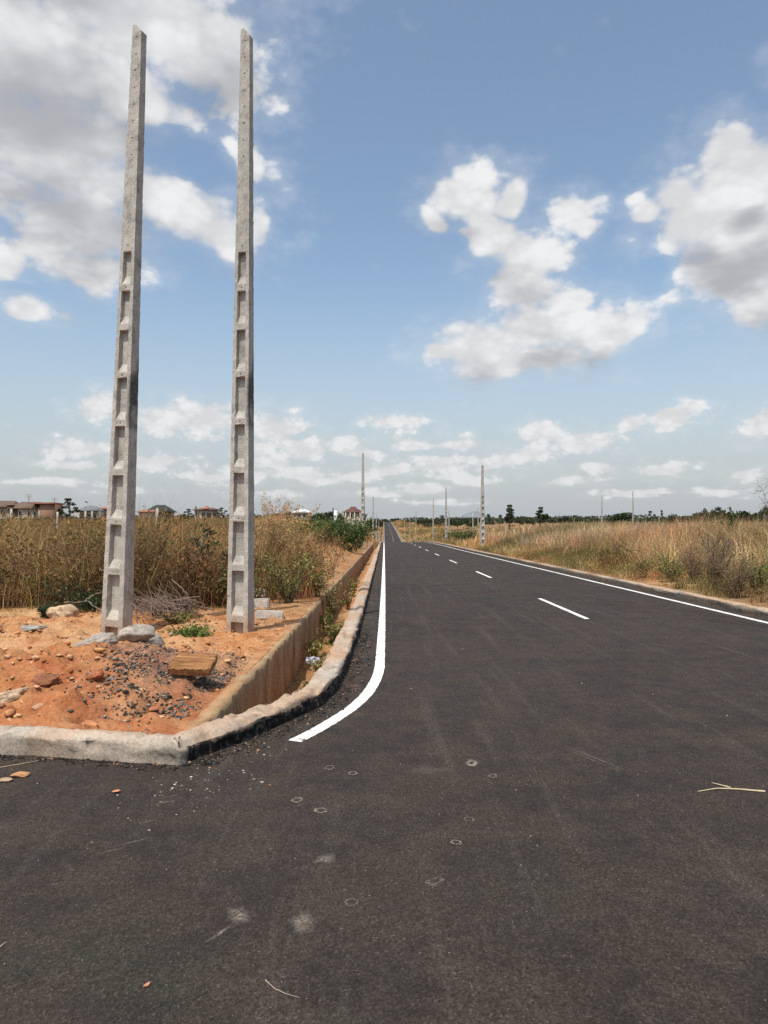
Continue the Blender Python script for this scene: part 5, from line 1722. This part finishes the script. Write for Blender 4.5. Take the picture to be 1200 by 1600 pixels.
# cloud puffs as measured: photo px, py, radius x, radius y (pixels)
BIG = [(20, 60, 290, 170), (230, 30, 190, 120), (345, 95, 92, 100), (90, 240, 200, 150), (240, 170, 130, 70), (290, 330, 120, 84), (345, 360, 75, 58), (130, 360, 150, 90), (210, 300, 90, 70), (150, 430, 80, 34),
       (1165, 285, 145, 100), (1100, 340, 112, 88), (1170, 400, 145, 115), (1190, 490, 75, 52), (1060, 300, 70, 55), (1330, 350, 200, 190), (1130, 235, 70, 45),
       (715, 308, 74, 46), (768, 372, 76, 56), (812, 400, 66, 60), (745, 535, 92, 56), (840, 500, 92, 56), (930, 522, 105, 50), (850, 560, 110, 38)]
SMALL = [(388, 140, 42, 50), (392, 245, 40, 26), (398, 350, 24, 50), (20, 425, 42, 32), (45, 485, 60, 26),
         (992, 306, 26, 14), (1010, 330, 42, 40), (795, 312, 32, 32), (745, 335, 40, 30), (805, 440, 58, 36), (890, 325, 40, 26), (905, 350, 28, 20), (675, 350, 26, 26),
         (770, 575, 84, 36), (880, 458, 46, 34), (985, 520, 56, 32), (690, 545, 38, 28),
         (150, 634, 44, 30), (265, 655, 70, 28), (335, 660, 80, 30), (430, 672, 66, 30), (130, 700, 66, 20), (235, 724, 70, 18), (115, 728, 66, 14), (385, 742, 70, 14), (470, 738, 74, 14), (480, 705, 44, 18),
         (620, 656, 58, 20), (645, 692, 62, 16), (715, 692, 34, 16), (570, 712, 46, 14), (775, 722, 62, 18), (560, 744, 50, 12), (660, 763, 56, 10), (720, 742, 60, 12),
         (850, 674, 44, 22), (910, 690, 80, 24), (985, 662, 28, 16), (1045, 655, 46, 22), (1078, 640, 36, 19), (1040, 736, 58, 14), (1190, 660, 44, 30), (1165, 742, 38, 12), (885, 750, 40, 10), (60, 752, 80, 10), (600, 770, 60, 8), (1000, 772, 80, 7), (430, 722, 50, 16), (395, 705, 40, 16), (500, 752, 50, 12), (545, 690, 30, 12), (610, 735, 44, 14), (690, 722, 46, 14), (745, 752, 50, 12), (830, 710, 40, 14), (330, 745, 50, 12), (420, 772, 70, 7), (200, 765, 60, 8), (930, 735, 34, 10), (680, 785, 80, 6), (1120, 770, 60, 7)]
# the rest of the sky, outside the photograph, carries similar clouds (given through the same pixel law)
EXTRA = [(-420, 520, 260, 120), (-700, 250, 300, 200), (1650, 480, 200, 90), (2000, 250, 350, 220), (-400, 690, 160, 26), (1500, 690, 140, 26), (600, -500, 300, 200)]
HOLE = [(300, 245, 84, 42), (700, 385, 26, 26), (1010, 430, 40, 60), (60, 457, 60, 8)]


def cloud_group(name, puffs, holes, k, fine):
    g = bpy.data.node_groups.new(name, 'ShaderNodeTree')
    g.interface.new_socket('Dir', in_out='INPUT', socket_type='NodeSocketVector')
    g.interface.new_socket('Field', in_out='OUTPUT', socket_type='NodeSocketFloat')
    g.interface.new_socket('Crevice', in_out='OUTPUT', socket_type='NodeSocketFloat')
    gi = g.nodes.new('NodeGroupInput'); go = g.nodes.new('NodeGroupOutput')
    L = g.links.new
    def mth(op, a, b=None, c=None):
        n_ = g.nodes.new('ShaderNodeMath'); n_.operation = op
        for i, v in enumerate((a, b, c)):
            if v is None: continue
            if hasattr(v, 'is_output'): L(v, n_.inputs[i])
            else: n_.inputs[i].default_value = v
        return n_.outputs[0]
    sp = g.nodes.new('ShaderNodeSeparateXYZ'); L(gi.outputs[0], sp.inputs[0])
    x, y, z = sp.outputs
    # billows: finer towards the horizon, where clouds are farther off
    den = mth('ADD', mth('MAXIMUM', z, 0.0), .16)
    vv = g.nodes.new('ShaderNodeVectorMath'); vv.operation = 'DIVIDE'
    cmb = g.nodes.new('ShaderNodeCombineXYZ')
    for i in range(3): L(den, cmb.inputs[i])
    L(gi.outputs[0], vv.inputs[0]); L(cmb.outputs[0], vv.inputs[1])
    def noise(scale, det, rough, seed=0.0):
        n_ = g.nodes.new('ShaderNodeTexNoise'); n_.noise_dimensions = '3D'
        o_ = g.nodes.new('ShaderNodeVectorMath'); o_.operation = 'ADD'; L(vv.outputs[0], o_.inputs[0]); o_.inputs[1].default_value = (seed, seed * 1.7, seed * .6)
        L(o_.outputs[0], n_.inputs['Vector'])
        n_.inputs['Scale'].default_value = scale; n_.inputs['Detail'].default_value = det; n_.inputs['Roughness'].default_value = rough
        return n_.outputs['Fac']
    az = mth('ARCTAN2', x, y); el = mth('ARCSINE', z)
    amp = mth('MULTIPLY', den, .17)
    az = mth('MULTIPLY_ADD', mth('SUBTRACT', noise(2.6, 2, .55, 1.7), .5), amp, az)
    el = mth('MULTIPLY_ADD', mth('SUBTRACT', noise(2.6, 2, .55, 9.7), .5), mth('MULTIPLY', amp, .8), el)
    p = g.nodes.new('ShaderNodeCombineXYZ'); L(az, p.inputs[0]); L(el, p.inputs[1])
    def dist(px, py, rx, ry):
        a, e = az_el(px, py)
        a2, e2 = az_el(px + rx, py); a3, e3 = az_el(px, py - ry); a4, e4 = az_el(px - rx, py)
        ra = max(abs(a2 - a), abs(a4 - a) * .9); re = abs(e3 - e)
        n_ = g.nodes.new('ShaderNodeVectorMath'); n_.operation = 'MULTIPLY_ADD'
        L(p.outputs[0], n_.inputs[0]); n_.inputs[1].default_value = (1 / ra, 1 / re, 0); n_.inputs[2].default_value = (-a / ra, -e / re, 0)
        l_ = g.nodes.new('ShaderNodeVectorMath'); l_.operation = 'LENGTH'; L(n_.outputs[0], l_.inputs[0])
        return l_.outputs['Value']
    def chain(lst, k):
        acc = None
        for q in lst:
            d = dist(*q[:4])
            acc = d if acc is None else mth('SMOOTH_MIN', acc, d, k)
        return acc
    f = mth('MAXIMUM', mth('MULTIPLY', mth('SUBTRACT', 1.05, chain(puffs, k)), .88), -.9)
    if holes:
        hole = mth('MAXIMUM', mth('SUBTRACT', 1.0, chain(holes, .2)), 0.0)
        f = mth('SUBTRACT', f, mth('MULTIPLY', hole, 1.15))
    if fine:
        # round billows, large overhead and small low down where the clouds are far away
        lowf = g.nodes.new('ShaderNodeMapRange'); lowf.interpolation_type = 'SMOOTHSTEP'
        L(z, lowf.inputs[0]); lowf.inputs[1].default_value = .24; lowf.inputs[2].default_value = .10
        flat = g.nodes.new('ShaderNodeVectorMath'); flat.operation = 'MULTIPLY'; L(gi.outputs[0], flat.inputs[0]); flat.inputs[1].default_value = (1, 1, 1.5)
        def cells(scale):
            v_ = g.nodes.new('ShaderNodeTexVoronoi'); v_.feature = 'F1'; L(flat.outputs[0], v_.inputs['Vector'])
            v_.inputs['Scale'].default_value = scale; v_.inputs['Detail'].default_value = 2.0; v_.inputs['Roughness'].default_value = .55; v_.inputs['Lacunarity'].default_value = 2.3
            return v_.outputs['Distance']
        def billow(scale, det):
            n_ = g.nodes.new('ShaderNodeTexNoise'); n_.noise_dimensions = '3D'; L(flat.outputs[0], n_.inputs['Vector'])
            n_.inputs['Scale'].default_value = scale; n_.inputs['Detail'].default_value = det; n_.inputs['Roughness'].default_value = .66
            return n_.outputs['Fac']
        def blend(a_, b_):
            return mth('ADD', mth('MULTIPLY', a_, mth('SUBTRACT', 1.0, lowf.outputs[0])), mth('MULTIPLY', b_, lowf.outputs[0]))
        vdist = blend(cells(14.0), cells(34.0))
        nn = mth('MULTIPLY', mth('SUBTRACT', blend(billow(8.5, 9), billow(22.0, 7)), .5), 2.4)
        nn = mth('ADD', nn, mth('MULTIPLY', mth('SUBTRACT', .80, vdist), .80))
        calm = g.nodes.new('ShaderNodeMapRange'); calm.interpolation_type = 'SMOOTHSTEP'
        L(f, calm.inputs[0]); calm.inputs[1].default_value = .12; calm.inputs[2].default_value = .60; calm.inputs[3].default_value = 1.0; calm.inputs[4].default_value = .40
        f = mth('ADD', f, mth('MULTIPLY', nn, calm.outputs[0]))
    else:
        f = mth('ADD', f, mth('MULTIPLY', mth('SUBTRACT', noise(4.6, 3.5, .6, 4.2), .5), 1.7))
    L(f, go.inputs[0])
    if fine: L(vdist, go.inputs[1])
    return g


CG = cloud_group('cloud_cover', BIG + SMALL + EXTRA, HOLE, .32, True)
CS = cloud_group('cloud_thickness', [q if not 1000 < q[0] else (q[0] + 45, q[1] + 50, q[2] * .74, q[3] * .74) for q in BIG] + [(20, -150, 330, 210), (60, 120, 260, 200), (-150, 200, 260, 300), (150, -60, 170, 110)], [], .5, False)
tc = wn('ShaderNodeTexCoord')
sky = wn('ShaderNodeTexSky', sky_type='NISHITA')
sky.sun_disc = False
sky.sun_elevation = math.asin(SUN[2]); sky.sun_rotation = atan2(SUN[0], SUN[1])
sky.air_density = 1.0; sky.dust_density = 3.0; sky.ozone_density = 1.2; sky.altitude = 300


def field(grp, offset=None):
    g = wn('ShaderNodeGroup'); g.node_tree = grp
    if offset is None:
        wt.links.new(tc.outputs['Generated'], g.inputs[0])
    else:
        a = wn('ShaderNodeVectorMath', operation='ADD'); wt.links.new(tc.outputs['Generated'], a.inputs[0]); a.inputs[1].default_value = offset
        b = wn('ShaderNodeVectorMath', operation='NORMALIZE'); wt.links.new(a.outputs[0], b.inputs[0])
        wt.links.new(b.outputs[0], g.inputs[0])
    if grp is CG: crev.append(g.outputs[1])
    return g.outputs[0]


def wm(op, a, b=None, c=None, clamp=False):
    n_ = wn('ShaderNodeMath', operation=op, use_clamp=clamp)
    for i, v in enumerate((a, b, c)):
        if v is None: continue
        if hasattr(v, 'is_output'): wt.links.new(v, n_.inputs[i])
        else: n_.inputs[i].default_value = v
    return n_.outputs[0]


def wmix(fac, a, b):
    n_ = wn('ShaderNodeMix', data_type='RGBA')
    for s, v in ((n_.inputs[0], fac), (n_.inputs[6], a), (n_.inputs[7], b)):
        if hasattr(v, 'is_output'): wt.links.new(v, s)
        elif isinstance(v, tuple): s.default_value = (*v, 1)
        else: s.default_value = v
    return n_.outputs[2]


def sm(a, b, x):
    n_ = wn('ShaderNodeMapRange', interpolation_type='SMOOTHSTEP')
    wt.links.new(x, n_.inputs[0]); n_.inputs[1].default_value = a; n_.inputs[2].default_value = b
    return n_.outputs[0]


crev = []
f0 = field(CG); f2 = field(CS, (0, 0, .050))
spz = wn('ShaderNodeSeparateXYZ'); wt.links.new(tc.outputs['Generated'], spz.inputs[0])
zz = spz.outputs[2]
core = sm(-.10, .52, f0)
veil = wm('MULTIPLY', sm(-.70, .3, f0), .22)
alpha = wm('MULTIPLY', wm('MAXIMUM', core, veil), sm(-.012, .03, zz))
# thickness of cloud towards the sun: thin = bright rim, thick = soft grey belly
lit = wm('SUBTRACT', 1.0, wm('MULTIPLY', sm(.15, 1.0, f2), .92))
lit = wm('MULTIPLY', lit, wm('SUBTRACT', 1.0, wm('MULTIPLY', sm(.45, 1.2, f0), .16)))
lit = wm('ADD', lit, wm('MULTIPLY', wm('SUBTRACT', f0, wm('MULTIPLY', f2, 1.0)), .16), clamp=True)
lit = wm('MULTIPLY', lit, wm('SUBTRACT', 1.0, wm('MULTIPLY', sm(.50, 1.30, crev[0]), .42)))
cloud = wmix(lit, (.325, .33, .352), (.635, .64, .645))
skyc = wn('ShaderNodeVectorMath', operation='MULTIPLY'); wt.links.new(sky.outputs[0], skyc.inputs[0]); skyc.inputs[1].default_value = (.140, .140, .128)
haze = sm(.34, -.02, zz)
skyh = wmix(wm('MULTIPLY', haze, .85), skyc.outputs[0], (.385, .412, .442))
cloudh = wmix(wm('MULTIPLY', sm(.20, 0.0, zz), .62), cloud, (.485, .50, .505))
final = wmix(alpha, skyh, cloudh)
bg = wn('ShaderNodeBackground'); wt.links.new(final, bg.inputs[0]); bg.inputs[1].default_value = 1.0
wo = wn('ShaderNodeOutputWorld'); wt.links.new(bg.outputs[0], wo.inputs[0])
W.cycles.sampling_method = 'MANUAL'; W.cycles.sample_map_resolution = 512

SC.view_settings.view_transform = 'Standard'
SC.view_settings.look = 'None'
SC.view_settings.gamma = 1.0
SC.view_settings.exposure = 0.45
SC.render.film_transparent = False
SC.cycles.max_bounces = 5; SC.cycles.diffuse_bounces = 3; SC.cycles.transparent_max_bounces = 8
SC.cycles.use_denoising = False
